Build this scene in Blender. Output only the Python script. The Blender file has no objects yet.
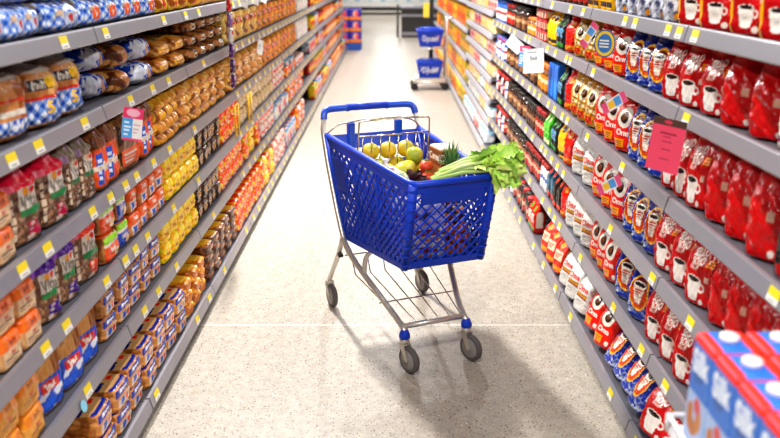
import bpy, math, random
import numpy as np
from mathutils import Vector, Matrix

random.seed(7)
RNG = np.random.RandomState(11)
SC = bpy.context.scene
COL = SC.collection
PI = math.pi
R = math.radians

# ------------------------------------------------------------------ camera
H = 1.65
TH = math.atan(249 / 770)
F = 770.0
ct, st = math.cos(TH), math.sin(TH)
cam = bpy.data.cameras.new('camera')
cam.sensor_width = 36
cam.lens = F * 36 / 780
cam.clip_start = .05
cam.dof.use_dof = True
cam.dof.focus_distance = 3.35
cam.dof.aperture_fstop = 2.2
co = bpy.data.objects.new('camera', cam)
COL.objects.link(co)
co.location = (0, 0, H)
co.rotation_euler = (PI / 2 - TH, 0, 0)
SC.camera = co


def depth_at(px, X, Z):
    """Distance down the aisle at which the vertical plane X shows at picture column px."""
    z = F * abs(X) / abs(px - 390.0)
    return (z - (H - Z) * st) / ct


# ------------------------------------------------------------------ helpers
def lin(c):
    a = np.asarray(c, float)
    return np.where(a <= .04045, a / 12.92, ((a + .055) / 1.055) ** 2.4)


def hexc(h):
    h = h.lstrip('#')
    return tuple(int(h[i:i + 2], 16) / 255 for i in (0, 2, 4))


def mat(name, color=None, rough=.5, metal=0., coat=0., attr=False, bump=None, spec=.5, trans=0., alpha=1., ior=1.45, sat=1.):
    m = bpy.data.materials.new(name)
    m.use_nodes = True
    nt = m.node_tree
    b = nt.nodes['Principled BSDF']
    b.inputs['Roughness'].default_value = rough
    b.inputs['Metallic'].default_value = metal
    b.inputs['Coat Weight'].default_value = coat
    b.inputs['Coat Roughness'].default_value = .12
    b.inputs['Specular IOR Level'].default_value = spec
    b.inputs['Transmission Weight'].default_value = trans
    b.inputs['Alpha'].default_value = alpha
    b.inputs['IOR'].default_value = ior
    if color is not None:
        b.inputs['Base Color'].default_value = (*lin(hexc(color) if isinstance(color, str) else color), 1)
    if attr:
        a = nt.nodes.new('ShaderNodeAttribute')
        a.attribute_name = 'print'
        nt.links.new(a.outputs['Color'], b.inputs['Base Color'])
    if bump:
        t = nt.nodes.new('ShaderNodeTexCoord')
        n = nt.nodes.new('ShaderNodeTexNoise')
        n.inputs['Scale'].default_value = bump[0]
        n.inputs['Detail'].default_value = 3
        n.inputs['Distortion'].default_value = .6
        bp = nt.nodes.new('ShaderNodeBump')
        bp.inputs['Strength'].default_value = bump[1]
        bp.inputs['Distance'].default_value = .01
        nt.links.new(t.outputs['Object'], n.inputs['Vector'])
        nt.links.new(n.outputs['Fac'], bp.inputs['Height'])
        nt.links.new(bp.outputs['Normal'], b.inputs['Normal'])
    return m


M = dict(
    foil=mat('printed foil', rough=.22, coat=.0, attr=True, bump=(26, .5), spec=.42),
    film=mat('printed film', rough=.24, coat=.0, attr=True, bump=(28, .6), spec=.42),
    card=mat('printed card', rough=.5, attr=True),
    skin=mat('produce skin', rough=.38, attr=True, bump=(90, .1)),
    leaf=mat('leaf', rough=.42, attr=True, spec=.4),
    jar=mat('coffee glass', rough=.12, attr=True, coat=.3),
    clear=mat('clear crinkled film', '#f4f4f2', rough=.14, alpha=.38, bump=(30, .9), spec=.9),
    steel=mat('zinc steel', '#d6d2ca', rough=.36, metal=.75),
    wire=mat('chrome wire', '#c3bcb0', rough=.22, metal=1.),
    caster=mat('caster zinc', '#c8c2b6', rough=.42, metal=.6),
    blue=mat('blue plastic', '#0837ba', rough=.4, spec=.35),
    handle=mat('blue handle plastic', '#0d49c4', rough=.32, coat=.1),
    tyre=mat('grey rubber tyre', '#55504e', rough=.7),
    hub=mat('grey wheel disc', '#8b8886', rough=.5),
    black=mat('black plastic', '#141414', rough=.5),
    shelf=mat('shelf steel', '#605e66', rough=.45, metal=.25),
    rail=mat('price rail', '#8d8a92', rough=.38, metal=.3, coat=.15),
    railw=mat('pale price rail', '#b2b2ba', rough=.4, metal=.1),
    back=mat('back panel', '#3c393c', rough=.7),
    kick=mat('kick plate', '#4a474a', rough=.6),
    tag=mat('shelf tag card', attr=True, rough=.55),
    white=mat('white enamel', '#e8e8ea', rough=.4),
    dark=mat('dark plinth', '#2b2524', rough=.55),
    yellow=mat('yellow wire', '#e8b800', rough=.4),
    wall=mat('wall paint', '#a8a8a4', rough=.8),
    ceil=mat('ceiling panels', '#6e6e6c', rough=.9),
)


def floor_material():
    m = bpy.data.materials.new('terrazzo')
    m.use_nodes = True
    nt = m.node_tree
    N, L = nt.nodes, nt.links
    b = N['Principled BSDF']
    tc = N.new('ShaderNodeTexCoord')

    def vor(scale, lo, hi, keep):
        v = N.new('ShaderNodeTexVoronoi')
        v.inputs['Scale'].default_value = scale
        v.inputs['Randomness'].default_value = 1
        L.new(tc.outputs['Object'], v.inputs['Vector'])
        r = N.new('ShaderNodeMapRange')
        r.inputs['From Min'].default_value = lo
        r.inputs['From Max'].default_value = hi
        r.inputs['To Min'].default_value = 1
        r.inputs['To Max'].default_value = 0
        L.new(v.outputs['Distance'], r.inputs['Value'])
        s = N.new('ShaderNodeSeparateColor')
        L.new(v.outputs['Color'], s.inputs['Color'])
        g = N.new('ShaderNodeMath')
        g.operation = 'LESS_THAN'
        g.inputs[1].default_value = keep
        L.new(s.outputs['Red'], g.inputs[0])
        mu = N.new('ShaderNodeMath')
        mu.operation = 'MULTIPLY'
        L.new(r.outputs['Result'], mu.inputs[0])
        L.new(g.outputs[0], mu.inputs[1])
        return mu.outputs[0], s.outputs['Green']

    nz = N.new('ShaderNodeTexNoise')
    nz.inputs['Scale'].default_value = 22
    nz.inputs['Detail'].default_value = 6
    L.new(tc.outputs['Object'], nz.inputs['Vector'])
    cr = N.new('ShaderNodeValToRGB')
    cr.color_ramp.elements[0].position = .3
    cr.color_ramp.elements[0].color = (*lin(hexc('#a0968a')), 1)
    cr.color_ramp.elements[1].position = .7
    cr.color_ramp.elements[1].color = (*lin(hexc('#b4aa9c')), 1)
    L.new(nz.outputs['Fac'], cr.inputs['Fac'])
    last = cr.outputs['Color']
    for scale, lo, hi, keep, c in ((95, .22, .36, .36, '#786c60'), (140, .2, .34, .30, '#dcd2c4'), (64, .18, .3, .30, '#62564c'), (80, .2, .32, .16, '#a88a68'), (40, .1, .17, .26, '#3c342e'), (48, .12, .2, .2, '#e4dace')):
        fac, _ = vor(scale, lo, hi, keep)
        mx = N.new('ShaderNodeMix')
        mx.data_type = 'RGBA'
        mx.inputs['B'].default_value = (*lin(hexc(c)), 1)
        L.new(fac, mx.inputs['Factor'])
        L.new(last, mx.inputs['A'])
        last = mx.outputs['Result']
    # pale joints between the cast slabs
    sp = N.new('ShaderNodeSeparateXYZ')
    L.new(tc.outputs['Object'], sp.inputs['Vector'])
    md = N.new('ShaderNodeMath')
    md.operation = 'PINGPONG'
    md.inputs[1].default_value = 1.5
    ad = N.new('ShaderNodeMath')
    ad.operation = 'ADD'
    ad.inputs[1].default_value = -3.42
    L.new(sp.outputs['Y'], ad.inputs[0])
    L.new(ad.outputs[0], md.inputs[0])
    lt = N.new('ShaderNodeMath')
    lt.operation = 'LESS_THAN'
    lt.inputs[1].default_value = .0035
    L.new(md.outputs[0], lt.inputs[0])
    mx = N.new('ShaderNodeMix')
    mx.data_type = 'RGBA'
    mx.inputs['B'].default_value = (*lin(hexc('#e2ddd4')), 1)
    L.new(lt.outputs[0], mx.inputs['Factor'])
    L.new(last, mx.inputs['A'])
    L.new(mx.outputs['Result'], b.inputs['Base Color'])
    b.inputs['Roughness'].default_value = .42
    b.inputs['Specular IOR Level'].default_value = .35
    return m


class MB:
    """Collects shapes into one mesh; every face remembers a colour so a mesh can carry print."""

    def __init__(s):
        s.v, s.f, s.sm, s.c = [], [], [], []

    def add(s, vs, fs, smooth=False, color=(1, 1, 1)):
        b = len(s.v)
        s.v += [tuple(p) for p in vs]
        s.c += [color] * len(vs)
        for f in fs:
            s.f.append([b + i for i in f])
            s.sm.append(smooth)

    def box(s, lo, hi, color=(1, 1, 1), mtx=None, bev=0.):
        x0, y0, z0 = lo
        x1, y1, z1 = hi
        if bev:
            vs, fs = [], []
            e = bev
            for zz, k in ((z0, e), (z0 + e, 0), (z1 - e, 0), (z1, e)):
                for (cx, cy, sx, sy) in ((x0, y0, 1, 1), (x1, y0, -1, 1), (x1, y1, -1, -1), (x0, y1, 1, -1)):
                    o = k
                    if (sx, sy) in ((1, 1), (-1, -1)):
                        vs += [(cx + sx * o, cy + sy * (o + e), zz), (cx + sx * (o + e), cy + sy * o, zz)]
                    else:
                        vs += [(cx + sx * (o + e), cy + sy * o, zz), (cx + sx * o, cy + sy * (o + e), zz)]
            for r in range(3):
                for i in range(8):
                    fs.append([r * 8 + i, r * 8 + (i + 1) % 8, r * 8 + 8 + (i + 1) % 8, r * 8 + 8 + i])
            fs.append(list(range(7, -1, -1)))
            fs.append(list(range(24, 32)))
        else:
            vs = [(x0, y0, z0), (x1, y0, z0), (x1, y1, z0), (x0, y1, z0), (x0, y0, z1), (x1, y0, z1), (x1, y1, z1), (x0, y1, z1)]
            fs = [(3, 2, 1, 0), (4, 5, 6, 7), (0, 1, 5, 4), (1, 2, 6, 5), (2, 3, 7, 6), (3, 0, 4, 7)]
        if mtx is not None:
            vs = [mtx @ Vector(p) for p in vs]
        s.add(vs, fs, False, color)

    def prism(s, poly, axis, a, b, color=(1, 1, 1)):
        """poly: 2-D points; axis 'y' extrudes (x,z) along y from a to b."""
        n = len(poly)
        if axis == 'y':
            vs = [(p[0], a, p[1]) for p in poly] + [(p[0], b, p[1]) for p in poly]
        else:
            vs = [(p[0], p[1], a) for p in poly] + [(p[0], p[1], b) for p in poly]
        fs = [[i, (i + 1) % n, n + (i + 1) % n, n + i] for i in range(n)] + [list(range(n))[::-1], list(range(n, 2 * n))]
        s.add(vs, fs, False, color)

    def tube(s, pts, r, n=8, color=(1, 1, 1), closed=False, smooth_path=0):
        P = [Vector(p) for p in pts]
        for _ in range(smooth_path):
            Q = [P[0]] if not closed else []
            for i in range(len(P) - (0 if closed else 1)):
                a, b = P[i], P[(i + 1) % len(P)]
                Q += [a * .75 + b * .25, a * .25 + b * .75]
            if not closed:
                Q = [P[0]] + Q[1:]
                Q.append(P[-1])
            P = Q
        m = len(P)
        T = []
        for i in range(m):
            if closed:
                t = P[(i + 1) % m] - P[i - 1]
            else:
                t = P[min(i + 1, m - 1)] - P[max(i - 1, 0)]
            T.append(t.normalized())
        up = Vector((0, 0, 1)) if abs(T[0].z) < .9 else Vector((1, 0, 0))
        u = (up - T[0] * up.dot(T[0])).normalized()
        vs = []
        for i in range(m):
            u = (u - T[i] * u.dot(T[i])).normalized()
            w = T[i].cross(u)
            rr = r[i] if isinstance(r, (list, tuple)) else r
            for k in range(n):
                a = 2 * PI * k / n
                vs.append(P[i] + (u * math.cos(a) + w * math.sin(a)) * rr)
        fs = []
        for i in range(m if closed else m - 1):
            j = (i + 1) % m
            for k in range(n):
                fs.append([i * n + k, i * n + (k + 1) % n, j * n + (k + 1) % n, j * n + k])
        if not closed:
            fs += [list(range(n))[::-1], list(range((m - 1) * n, m * n))]
        s.add(vs, fs, True, color)

    def lathe(s, prof, n=20, color=(1, 1, 1), mtx=None, smooth=True):
        vs, fs = [], []
        for (r, z) in prof:
            for k in range(n):
                a = 2 * PI * k / n
                p = Vector((r * math.cos(a), r * math.sin(a), z))
                vs.append(mtx @ p if mtx is not None else p)
        m = len(prof)
        for i in range(m - 1):
            for k in range(n):
                fs.append([i * n + k, i * n + (k + 1) % n, (i + 1) * n + (k + 1) % n, (i + 1) * n + k])
        fs += [list(range(n))[::-1], list(range((m - 1) * n, m * n))]
        s.add(vs, fs, smooth, color)

    def mesh(s, name, material):
        me = bpy.data.meshes.new(name)
        me.from_pydata(s.v, [], s.f)
        me.polygons.foreach_set('use_smooth', s.sm)
        at = me.color_attributes.new('print', 'FLOAT_COLOR', 'POINT')
        c = np.ones((len(s.v), 4))
        c[:, :3] = lin(np.array(s.c))
        at.data.foreach_set('color', c.ravel())
        me.materials.append(material)
        me.update()
        return me

    def build(s, name, material, parent=None, kind=None):
        o = bpy.data.objects.new(name, s.mesh(name, material))
        COL.objects.link(o)
        if parent is not None:
            o.parent = parent
        if kind:
            o['kind'] = kind
        return o


def link(name, me, parent=None):
    o = bpy.data.objects.new(name, me)
    COL.objects.link(o)
    if parent is not None:
        o.parent = parent
    return o


def tag(o, label, cat, group=None):
    o['label'] = label
    o['category'] = cat
    if group:
        o['group'] = group
    return o


def empty(name, loc, rz=0):
    o = bpy.data.objects.new(name, None)
    o.empty_display_size = .1
    COL.objects.link(o)
    o.location = loc
    o.rotation_euler = (0, 0, rz)
    return o


def copy_tree(o, parent=None):
    c = o.copy()
    COL.objects.link(c)
    if parent is not None:
        c.parent = parent
    for ch in o.children:
        copy_tree(ch, c)
    return c


# ------------------------------------------------------------------ lettering as print
_text = {}


def text_tris(string):
    if string not in _text:
        cu = bpy.data.curves.new('t', 'FONT')
        cu.body = string
        cu.align_x = 'CENTER'
        cu.align_y = 'CENTER'
        cu.resolution_u = 3
        cu.space_line = .8
        cu.offset = .04
        ob = bpy.data.objects.new('t', cu)
        COL.objects.link(ob)
        dg = bpy.context.evaluated_depsgraph_get()
        me = bpy.data.meshes.new_from_object(ob.evaluated_get(dg))
        me.calc_loop_triangles()
        V = np.array([v.co[:2] for v in me.vertices]) if len(me.vertices) else np.zeros((0, 2))
        T = np.array([t.vertices[:] for t in me.loop_triangles], int).reshape(-1, 3)
        if len(V):
            V = V - (V.max(0) + V.min(0)) / 2
            V = V / np.ptp(V[:, 1])
        bpy.data.objects.remove(ob)
        bpy.data.curves.remove(cu)
        bpy.data.meshes.remove(me)
        _text[string] = (V, T)
    return _text[string]


class Art:
    """Print on a pack: faces front right back left top bottom; metres across u and up v on each face."""
    FRONT, RIGHT, BACK, LEFT, TOP, BOTTOM = range(6)

    def __init__(s, face, u, v, w, d, h):
        s.face, s.u, s.v, s.w, s.d, s.h = face, u, v, w, d, h
        s.c = np.ones((len(u), 3))

    def half(s, f):
        return (s.w if f in (0, 2, 4, 5) else s.d) / 2

    def sel(s, f):
        return np.isin(s.face, f if isinstance(f, (list, tuple)) else [f])

    def nu(s):
        hw = np.where(np.isin(s.face, [0, 2, 4, 5]), s.w, s.d) / 2
        return s.u / hw

    def nv(s):
        return np.where(np.isin(s.face, [4, 5]), s.v / s.d + .5, s.v / s.h)

    def fill(s, col, mask=None):
        if mask is None:
            mask = np.ones(len(s.u), bool)
        s.c[mask] = hexc(col) if isinstance(col, str) else col

    def rect(s, f, x0, y0, x1, y1, col, slant=0.):
        a, b = s.nu(), s.nv()
        a = a - slant * (b - .5)
        s.fill(col, s.sel(f) & (a >= x0) & (a <= x1) & (b >= y0) & (b <= y1))

    def oval(s, f, cx, cy, rx, ry, col, rot=0.):
        """centre in face units, radii in metres."""
        for ff in (f if isinstance(f, (list, tuple)) else [f]):
            hv = s.d if ff > 3 else s.h
            du = s.u - cx * s.half(ff)
            dv = s.v - (cy - .5) * hv if ff > 3 else s.v - cy * hv
            c, n = math.cos(rot), math.sin(rot)
            a, b = du * c + dv * n, -du * n + dv * c
            s.fill(col, s.sel(ff) & ((a / rx) ** 2 + (b / ry) ** 2 <= 1))

    LEGIBLE = ('SELLO\nROJO', 'Oma', 'Silk', 'Cereal', 'Vital', '5', 'Bimbo')

    def scrawl(s, f, n, cx, cy, hgt, col, rot=0., stretch=1.):
        """strokes that stand for lettering too blurred to read"""
        for ff in (f if isinstance(f, (list, tuple)) else [f]):
            hv = s.d if ff > 3 else s.h
            du = s.u - cx * s.half(ff)
            dv = s.v - (cy - .5) * hv if ff > 3 else s.v - cy * hv
            c, k = math.cos(rot), math.sin(rot)
            a, b = (du * c + dv * k) / hgt / stretch, (-du * k + dv * c) / hgt
            m = np.zeros(len(a), bool)
            for i in range(n):
                x = (i - (n - 1) / 2) * .62
                t = .5 - .16 * ((i * 5) % 3)
                m |= (np.abs(a - x + .16) < .11) & (b > -.5) & (b < t)
                m |= (np.abs(a - x - .16) < .1) & (b > -.5) & (b < .15)
                m |= (np.abs(a - x) < .27) & (np.abs(b - .1 + .3 * (i % 2)) < .11)
            s.fill(col, s.sel(ff) & m)

    def text(s, f, string, cx, cy, hgt, col, rot=0., stretch=1., bold=0.):
        if string not in s.LEGIBLE:
            return s.scrawl(f, len(string), cx, cy, hgt, col, rot, stretch)
        V, T = text_tris(string)
        if not len(T):
            return
        for ff in (f if isinstance(f, (list, tuple)) else [f]):
            hv = s.d if ff > 3 else s.h
            du = s.u - cx * s.half(ff)
            dv = s.v - (cy - .5) * hv if ff > 3 else s.v - cy * hv
            c, n = math.cos(rot), math.sin(rot)
            a, b = (du * c + dv * n) / hgt / stretch, (-du * n + dv * c) / hgt
            idx = np.nonzero(s.sel(ff) & (np.abs(b) < .55) & (np.abs(a) < np.abs(V[:, 0]).max() + .05))[0]
            if not len(idx):
                continue
            A, B = a[idx], b[idx]
            hit = np.zeros(len(idx), bool)
            for t in T:
                p, q, r = V[t]
                d1 = (A - q[0]) * (p[1] - q[1]) - (p[0] - q[0]) * (B - q[1])
                d2 = (A - r[0]) * (q[1] - r[1]) - (q[0] - r[0]) * (B - r[1])
                d3 = (A - p[0]) * (r[1] - p[1]) - (r[0] - p[0]) * (B - p[1])
                hit |= ~(((d1 < 0) | (d2 < 0) | (d3 < 0)) & ((d1 > 0) | (d2 > 0) | (d3 > 0)))
            s.c[idx[hit]] = hexc(col)

    def check(s, f, x0, y0, x1, y1, size, c1, c2, diag=True):
        a, b = s.nu(), s.nv()
        m = s.sel(f) & (a >= x0) & (a <= x1) & (b >= y0) & (b <= y1)
        U, W = (s.u + s.v, s.u - s.v) if diag else (s.u, s.v)
        k = (np.floor(U / size).astype(int) % 2) + (np.floor(W / size).astype(int) % 2)
        s.fill(c1, m & (k == 0))
        s.fill(tuple((np.array(hexc(c1)) + np.array(hexc(c2))) / 2), m & (k == 1))
        s.fill(c2, m & (k == 2))

    def blotch(s, col, amount, scale, seed, mask=None, mix=1.):
        r = np.random.RandomState(seed)
        n = np.zeros(len(s.u))
        for _ in range(7):
            k = r.randn(2) * scale
            n += np.sin(s.u * k[0] + s.v * k[1] + s.face * 1.7 + r.rand() * 6.3)
        th = np.quantile(n, 1 - amount)
        m = (n > th)
        if mask is not None:
            m &= mask
        s.c[m] = s.c[m] * (1 - mix) + np.array(hexc(col)) * mix

    def bars(s, f, x0, y0, x1, y1, n, col):
        """small lines of print that stand for body copy"""
        for i in range(n):
            y = y0 + (y1 - y0) * (i + .2) / n
            s.rect(f, x0, y, x0 + (x1 - x0) * (.6 + .4 * ((i * 7) % 5) / 4), y + (y1 - y0) * .45 / n, col)


def pack_mesh(name, w, d, h, art, material, res=.004, n=5., p=7., deform=None, wr=.0012, wk=120., seed=1, zres=None):
    nx, ny = max(4, int(w / res)), max(3, int(d / res / 1.3))
    nz = max(4, int(h / (zres or res)))
    nt = max(2, int(min(w, d) / 2 / res / 1.2))
    per = [(-1 + 2 * i / nx, -1., 0) for i in range(nx)] + [(1., -1 + 2 * i / ny, 1) for i in range(ny)]
    per += [(1 - 2 * i / nx, 1., 2) for i in range(nx)] + [(-1., 1 - 2 * i / ny, 3) for i in range(ny)]
    per = np.array(per)
    m = len(per)
    prof = [(.5, -1., 5)] + [(1., -1 + 2 * i / nz, 0) for i in range(nz + 1)] + [(1 - (i + 1) / (nt + 1), 1., 4) for i in range(nt)]
    prof = np.array(prof)
    k = len(prof)
    sx = np.tile(per[:, 0], k)
    sy = np.tile(per[:, 1], k)
    pf = np.tile(per[:, 2], k)
    rho = np.repeat(prof[:, 0], m)
    zz = np.repeat(prof[:, 1], m)
    fl = np.repeat(prof[:, 2], m)
    face = np.where(fl > 3, fl, pf).astype(int)
    u = np.select([face == 0, face == 1, face == 2, face == 3], [sx * w / 2, sy * d / 2, -sx * w / 2, -sy * d / 2], sx * rho * w / 2)
    v = np.where(face > 3, sy * rho * d / 2, (zz + 1) / 2 * h)
    q = (rho ** p + np.abs(zz) ** p) ** (1 / p)
    hn = (np.abs(sx) ** n + np.abs(sy) ** n) ** (1 / n)
    X = sx / hn * rho / q * w / 2
    Y = sy / hn * rho / q * d / 2
    Z = (zz / q + 1) / 2 * h
    # poles
    X, Y, Z = np.append(X, [0, 0]), np.append(Y, [0, 0]), np.append(Z, [0, h])
    face = np.append(face, [5, 4])
    u, v = np.append(u, [0, 0]), np.append(v, [0, 0])
    sx, sy = np.append(sx, [0, 0]), np.append(sy, [0, 0])
    P = np.stack([X, Y, Z], 1)
    r = np.random.RandomState(seed)
    if wr:
        dd = np.zeros(len(P))
        for _ in range(8):
            kv = r.randn(3) * wk
            dd += np.sin(P @ kv + r.rand() * 6.3) / 2.2
        nrm = np.stack([sx * np.abs(sx) ** 3, sy * np.abs(sy) ** 3, np.zeros(len(sx))], 1)
        env = np.clip(Z / h * 8, 0, 1) * np.clip((1 - Z / h) * 8 + .15, 0, 1)
        P = P + nrm * (dd * wr * env)[:, None]
    if deform:
        P = deform(P, np.clip(Z / h, 0, 1), w, d, h)
    A = Art(face, u, v, w, d, h)
    art(A)
    g = A.c.mean(1, keepdims=True)
    A.c = np.clip(g + (A.c - g) * 1.2, 0, 1) ** 1.22
    fs = []
    for i in range(k - 1):
        a = i * m + np.arange(m)
        b = i * m + (np.arange(m) + 1) % m
        fs.append(np.stack([a, b, b + m, a + m], 1))
    faces = np.concatenate(fs).tolist()
    b0, t0 = k * m, k * m + 1
    for i in range(m):
        faces.append([b0, (i + 1) % m, i])
        faces.append([t0, (k - 1) * m + i, (k - 1) * m + (i + 1) % m])
    me = bpy.data.meshes.new(name)
    me.from_pydata(P.tolist(), [], faces)
    me.polygons.foreach_set('use_smooth', [True] * len(faces))
    at = me.color_attributes.new('print', 'FLOAT_COLOR', 'POINT')
    c = np.ones((len(P), 4))
    c[:, :3] = lin(np.clip(A.c, 0, 1))
    at.data.foreach_set('color', c.ravel())
    me.materials.append(material)
    me.update()
    return me


def smooth(a, b, x):
    t = np.clip((x - a) / (b - a), 0, 1)
    return t * t * (3 - 2 * t)


# deformations ------------------------------------------------------
def pouch(P, t, w, d, h):
    """coffee bag: flat standing bottom, belly, flattened to a fin at the top"""
    k = 1 - .9 * smooth(.55, .93, t)
    P[:, 1] *= k * (1 + .1 * np.sin(t * PI))
    P[:, 0] *= 1 + .05 * np.sin(t * PI * 1.0) - .05 * smooth(.7, .95, t)
    P[:, 1] += .006 * smooth(.75, 1, t) * np.sin(P[:, 0] / w * 9)
    P[:, 2] += .005 * smooth(.8, 1, t) * np.sin(P[:, 0] / w * 13)
    return P


def loafbag(P, t, w, d, h):
    """upright sliced loaf in a bag; the film narrows above the bread"""
    k = 1 - .45 * smooth(.8, .99, t)
    P[:, 0] *= 1 - .2 * smooth(.82, 1, t)
    P[:, 1] *= k
    cr = smooth(.72, .9, t)
    P[:, 1] += .007 * cr * np.sin(P[:, 0] / w * 26)
    P[:, 2] += .012 * smooth(.85, 1, t) * np.sin(P[:, 0] / w * 8 + 1)
    return P


def buns(nxb, nzb, amp=.012):
    def f(P, t, w, d, h):
        a = np.abs(np.sin((P[:, 0] / w + .5) * PI * nxb)) * np.abs(np.sin(t * PI * nzb))
        s = np.sign(P[:, 1]) * (np.abs(P[:, 1]) > d * .2)
        P[:, 1] += s * (np.sqrt(a) - .55) * amp
        P[:, 0] *= 1 - .25 * smooth(.86, 1, t)
        P[:, 1] *= 1 - .6 * smooth(.84, 1, t)
        return P
    return f


def bread_top(P, t, w, d, h):
    """lying loaf: rounded crown with a waist below it"""
    P[:, 0] *= .96 + .04 * np.sin((t - .55) * 6) * (t > .2)
    P[:, 2] *= .93
    P[:, 2] += .006 * np.cos(P[:, 0] / w * PI) * smooth(.6, 1, t)
    return P


# ------------------------------------------------------------------ the products
KIND = {}


def kind(key, name, cat, desc, w, d, h, art, material='film', parts=None, turn=0, **kw):
    KIND[key] = dict(name=name, cat=cat, desc=desc, w=w, d=d, h=h, art=art, mat=material, parts=parts, kw=kw, turn=turn, proto=None)


def proto(key):
    k = KIND[key]
    if k['proto'] is None:
        if callable(k['art']):
            me = pack_mesh(k['name'], k['w'], k['d'], k['h'], k['art'], M[k['mat']], seed=len(key) * 7 + ord(key[0]), **k['kw'])
        else:
            me = k['art'][0]()
        kids = k['parts']() if k['parts'] else []
        k['proto'] = (me, kids)
    return k['proto']


# -- coffee bags (one bag shape, many prints)
def seal_part(w, z0, z1, col, thick=.006):
    def f():
        mb = MB()
        n = 14
        vs, fs = [], []
        for j, z in enumerate((z0, z0 + (z1 - z0) * .33, z0 + (z1 - z0) * .66, z1)):
            for sgn in (-1, 1):
                for i in range(n + 1):
                    x = (i / n - .5) * w
                    y = .006 * math.sin(x / w * 9) + sgn * (thick / 2 + .0012 * math.cos(j * PI))
                    vs.append((x, y, z + .005 * math.sin(x / w * 13)))
        L = 2 * (n + 1)
        for j in range(3):
            for i in range(n):
                a = j * L + i
                fs.append([a, a + 1, a + L + 1, a + L])
                b = j * L + n + 1 + i
                fs.append([b + 1, b, b + L, b + L + 1])
            fs.append([j * L + n + 1, j * L, j * L + L, j * L + L + n + 1])
            fs.append([j * L + n, j * L + 2 * n + 1, j * L + L + 2 * n + 1, j * L + L + n])
        for i in range(n):
            a = 3 * L + i
            fs.append([a, a + 1, a + n + 2, a + n + 1])
            a = i
            fs.append([a + 1, a, a + n + 1, a + n + 2])
        mb.add(vs, fs, True, hexc(col))
        return [('top_seal', mb.mesh('top_seal', M['foil']))]
    return f


def cup(A, f, cx, cy, r, body='#f4efe9', tilt=0.):
    A.oval(f, cx + r * 1.25 / A.half(f), cy + .02, r * .5, r * .5, body)
    A.oval(f, cx + r * 1.25 / A.half(f), cy + .02, r * .28, r * .28, '#b3161b')
    hv = A.h
    du = A.u - cx * A.half(f)
    dv = A.v - cy * hv
    wd = r * (.8 + .36 * (dv / r + 1.1) / 2.2)
    A.fill(body, A.sel(f) & (np.abs(du) < wd) & (dv > -r * 1.25) & (dv < r * .9))
    A.oval(f, cx, cy + r * .9 / hv, r * 1.14, r * .38, body)
    A.oval(f, cx, cy + r * .92 / hv, r * .96, r * .28, '#2a1712')
    A.oval(f, cx, cy - r * 1.25 / hv, r * .78, r * .22, body)


def art_sello(A, cr=.031, cx=-.22, cy=.28):
    A.fill('#b41118')
    A.blotch('#c82220', .3, 60, 3, mix=.5)
    A.text(0, 'SELLO\nROJO', -.18, .70, .06, '#f7efe6', rot=.16, stretch=.72)
    for i in range(3):
        A.rect(0, .38, .62 + i * .036, .95, .642 + i * .036, '#efa51c', slant=0)
    A.bars(0, -.6, .54, .2, .58, 2, '#efd9d0')
    cup(A, 0, cx, cy, cr)
    A.rect([0], .42, .4, .72, .48, '#e7cdbf')
    A.oval(0, .35, .08, .011, .011, '#f2e6de')
    A.rect(2, .05, .46, .38, .56, '#e2bfae')
    A.oval(2, .45, .1, .011, .011, '#f2e6de')
    A.rect(2, -.85, .0, -.8, 1, '#a80f17')
    A.rect([1, 3], -.35, .4, .35, .5, '#e2bfae')
    A.rect([0, 2], -.97, 0, -.93, 1, '#a01016')


kind('sello', 'coffee_bag', 'coffee bag', 'red coffee bag with white cup', .15, .085, .225, art_sello, 'foil', seal_part(.138, .205, .232, '#c41a20'), n=3.6, p=9, deform=pouch, wr=.0016, wk=150, res=.0026)
kind('sellob', 'coffee_bag', 'coffee bag', 'red coffee bag turned plain side out', .15, .085, .225, art_sello, 'foil', seal_part(.138, .205, .232, '#c41a20'), turn=PI, n=3.6, p=9, deform=pouch, wr=.0016, wk=150, res=.004)


def art_sellotop(A):
    art_sello(A, .023, -.1, .25)
    A.rect([0], -1, 0, -.78, 1, '#eab41c')
    A.rect([3], -1, 0, 1, 1, '#eab41c')


kind('sellogold', 'coffee_bag', 'coffee bag', 'red coffee bag with yellow edge and cup', .15, .085, .225, art_sellotop, 'foil', seal_part(.138, .205, .232, '#c41a20'), n=3.6, p=9, deform=pouch, wr=.0016, wk=150, res=.0026)


def art_oval(A):
    A.fill('#1b2f86')
    A.fill('#8e97b4', A.v < A.h * .3)
    A.blotch('#c8cfdf', .4, 150, 5, mask=A.v < A.h * .36)
    A.blotch('#27429f', .5, 120, 6, mask=A.v < A.h * .36)
    A.blotch('#33489c', .25, 90, 8, mix=.6)
    A.oval([0, 2], 0, .5, .05, .068, '#efb71d')
    A.oval([0, 2], 0, .5, .042, .059, '#7b1c1c')
    A.oval([0, 2], 0, .45, .039, .045, '#d2571f')
    for ff in (0, 2):
        dv = A.v - .5 * A.h
        A.fill('#f3e9dc', A.sel(ff) & (np.abs(A.u) < .021 + .22 * dv) & (dv > -.04) & (dv < .032))
    A.oval([0, 2], 0, .645, .031, .011, '#f3e9dc')
    A.oval([0, 2], 0, .648, .026, .008, '#2a1712')
    A.bars([0, 2], -.3, .46, .3, .58, 3, '#b83a34')
    A.rect([1, 3], -.6, .3, .6, .6, '#dfe3ee')
    A.bars([1, 3], -.5, .32, .5, .58, 6, '#26357c')


kind('oval', 'coffee_bag', 'coffee bag', 'navy coffee bag with yellow oval', .13, .085, .225, art_oval, 'foil', seal_part(.12, .205, .232, '#22368c'), n=3.6, p=9, deform=pouch, wr=.0016, wk=150, res=.0028)


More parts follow.
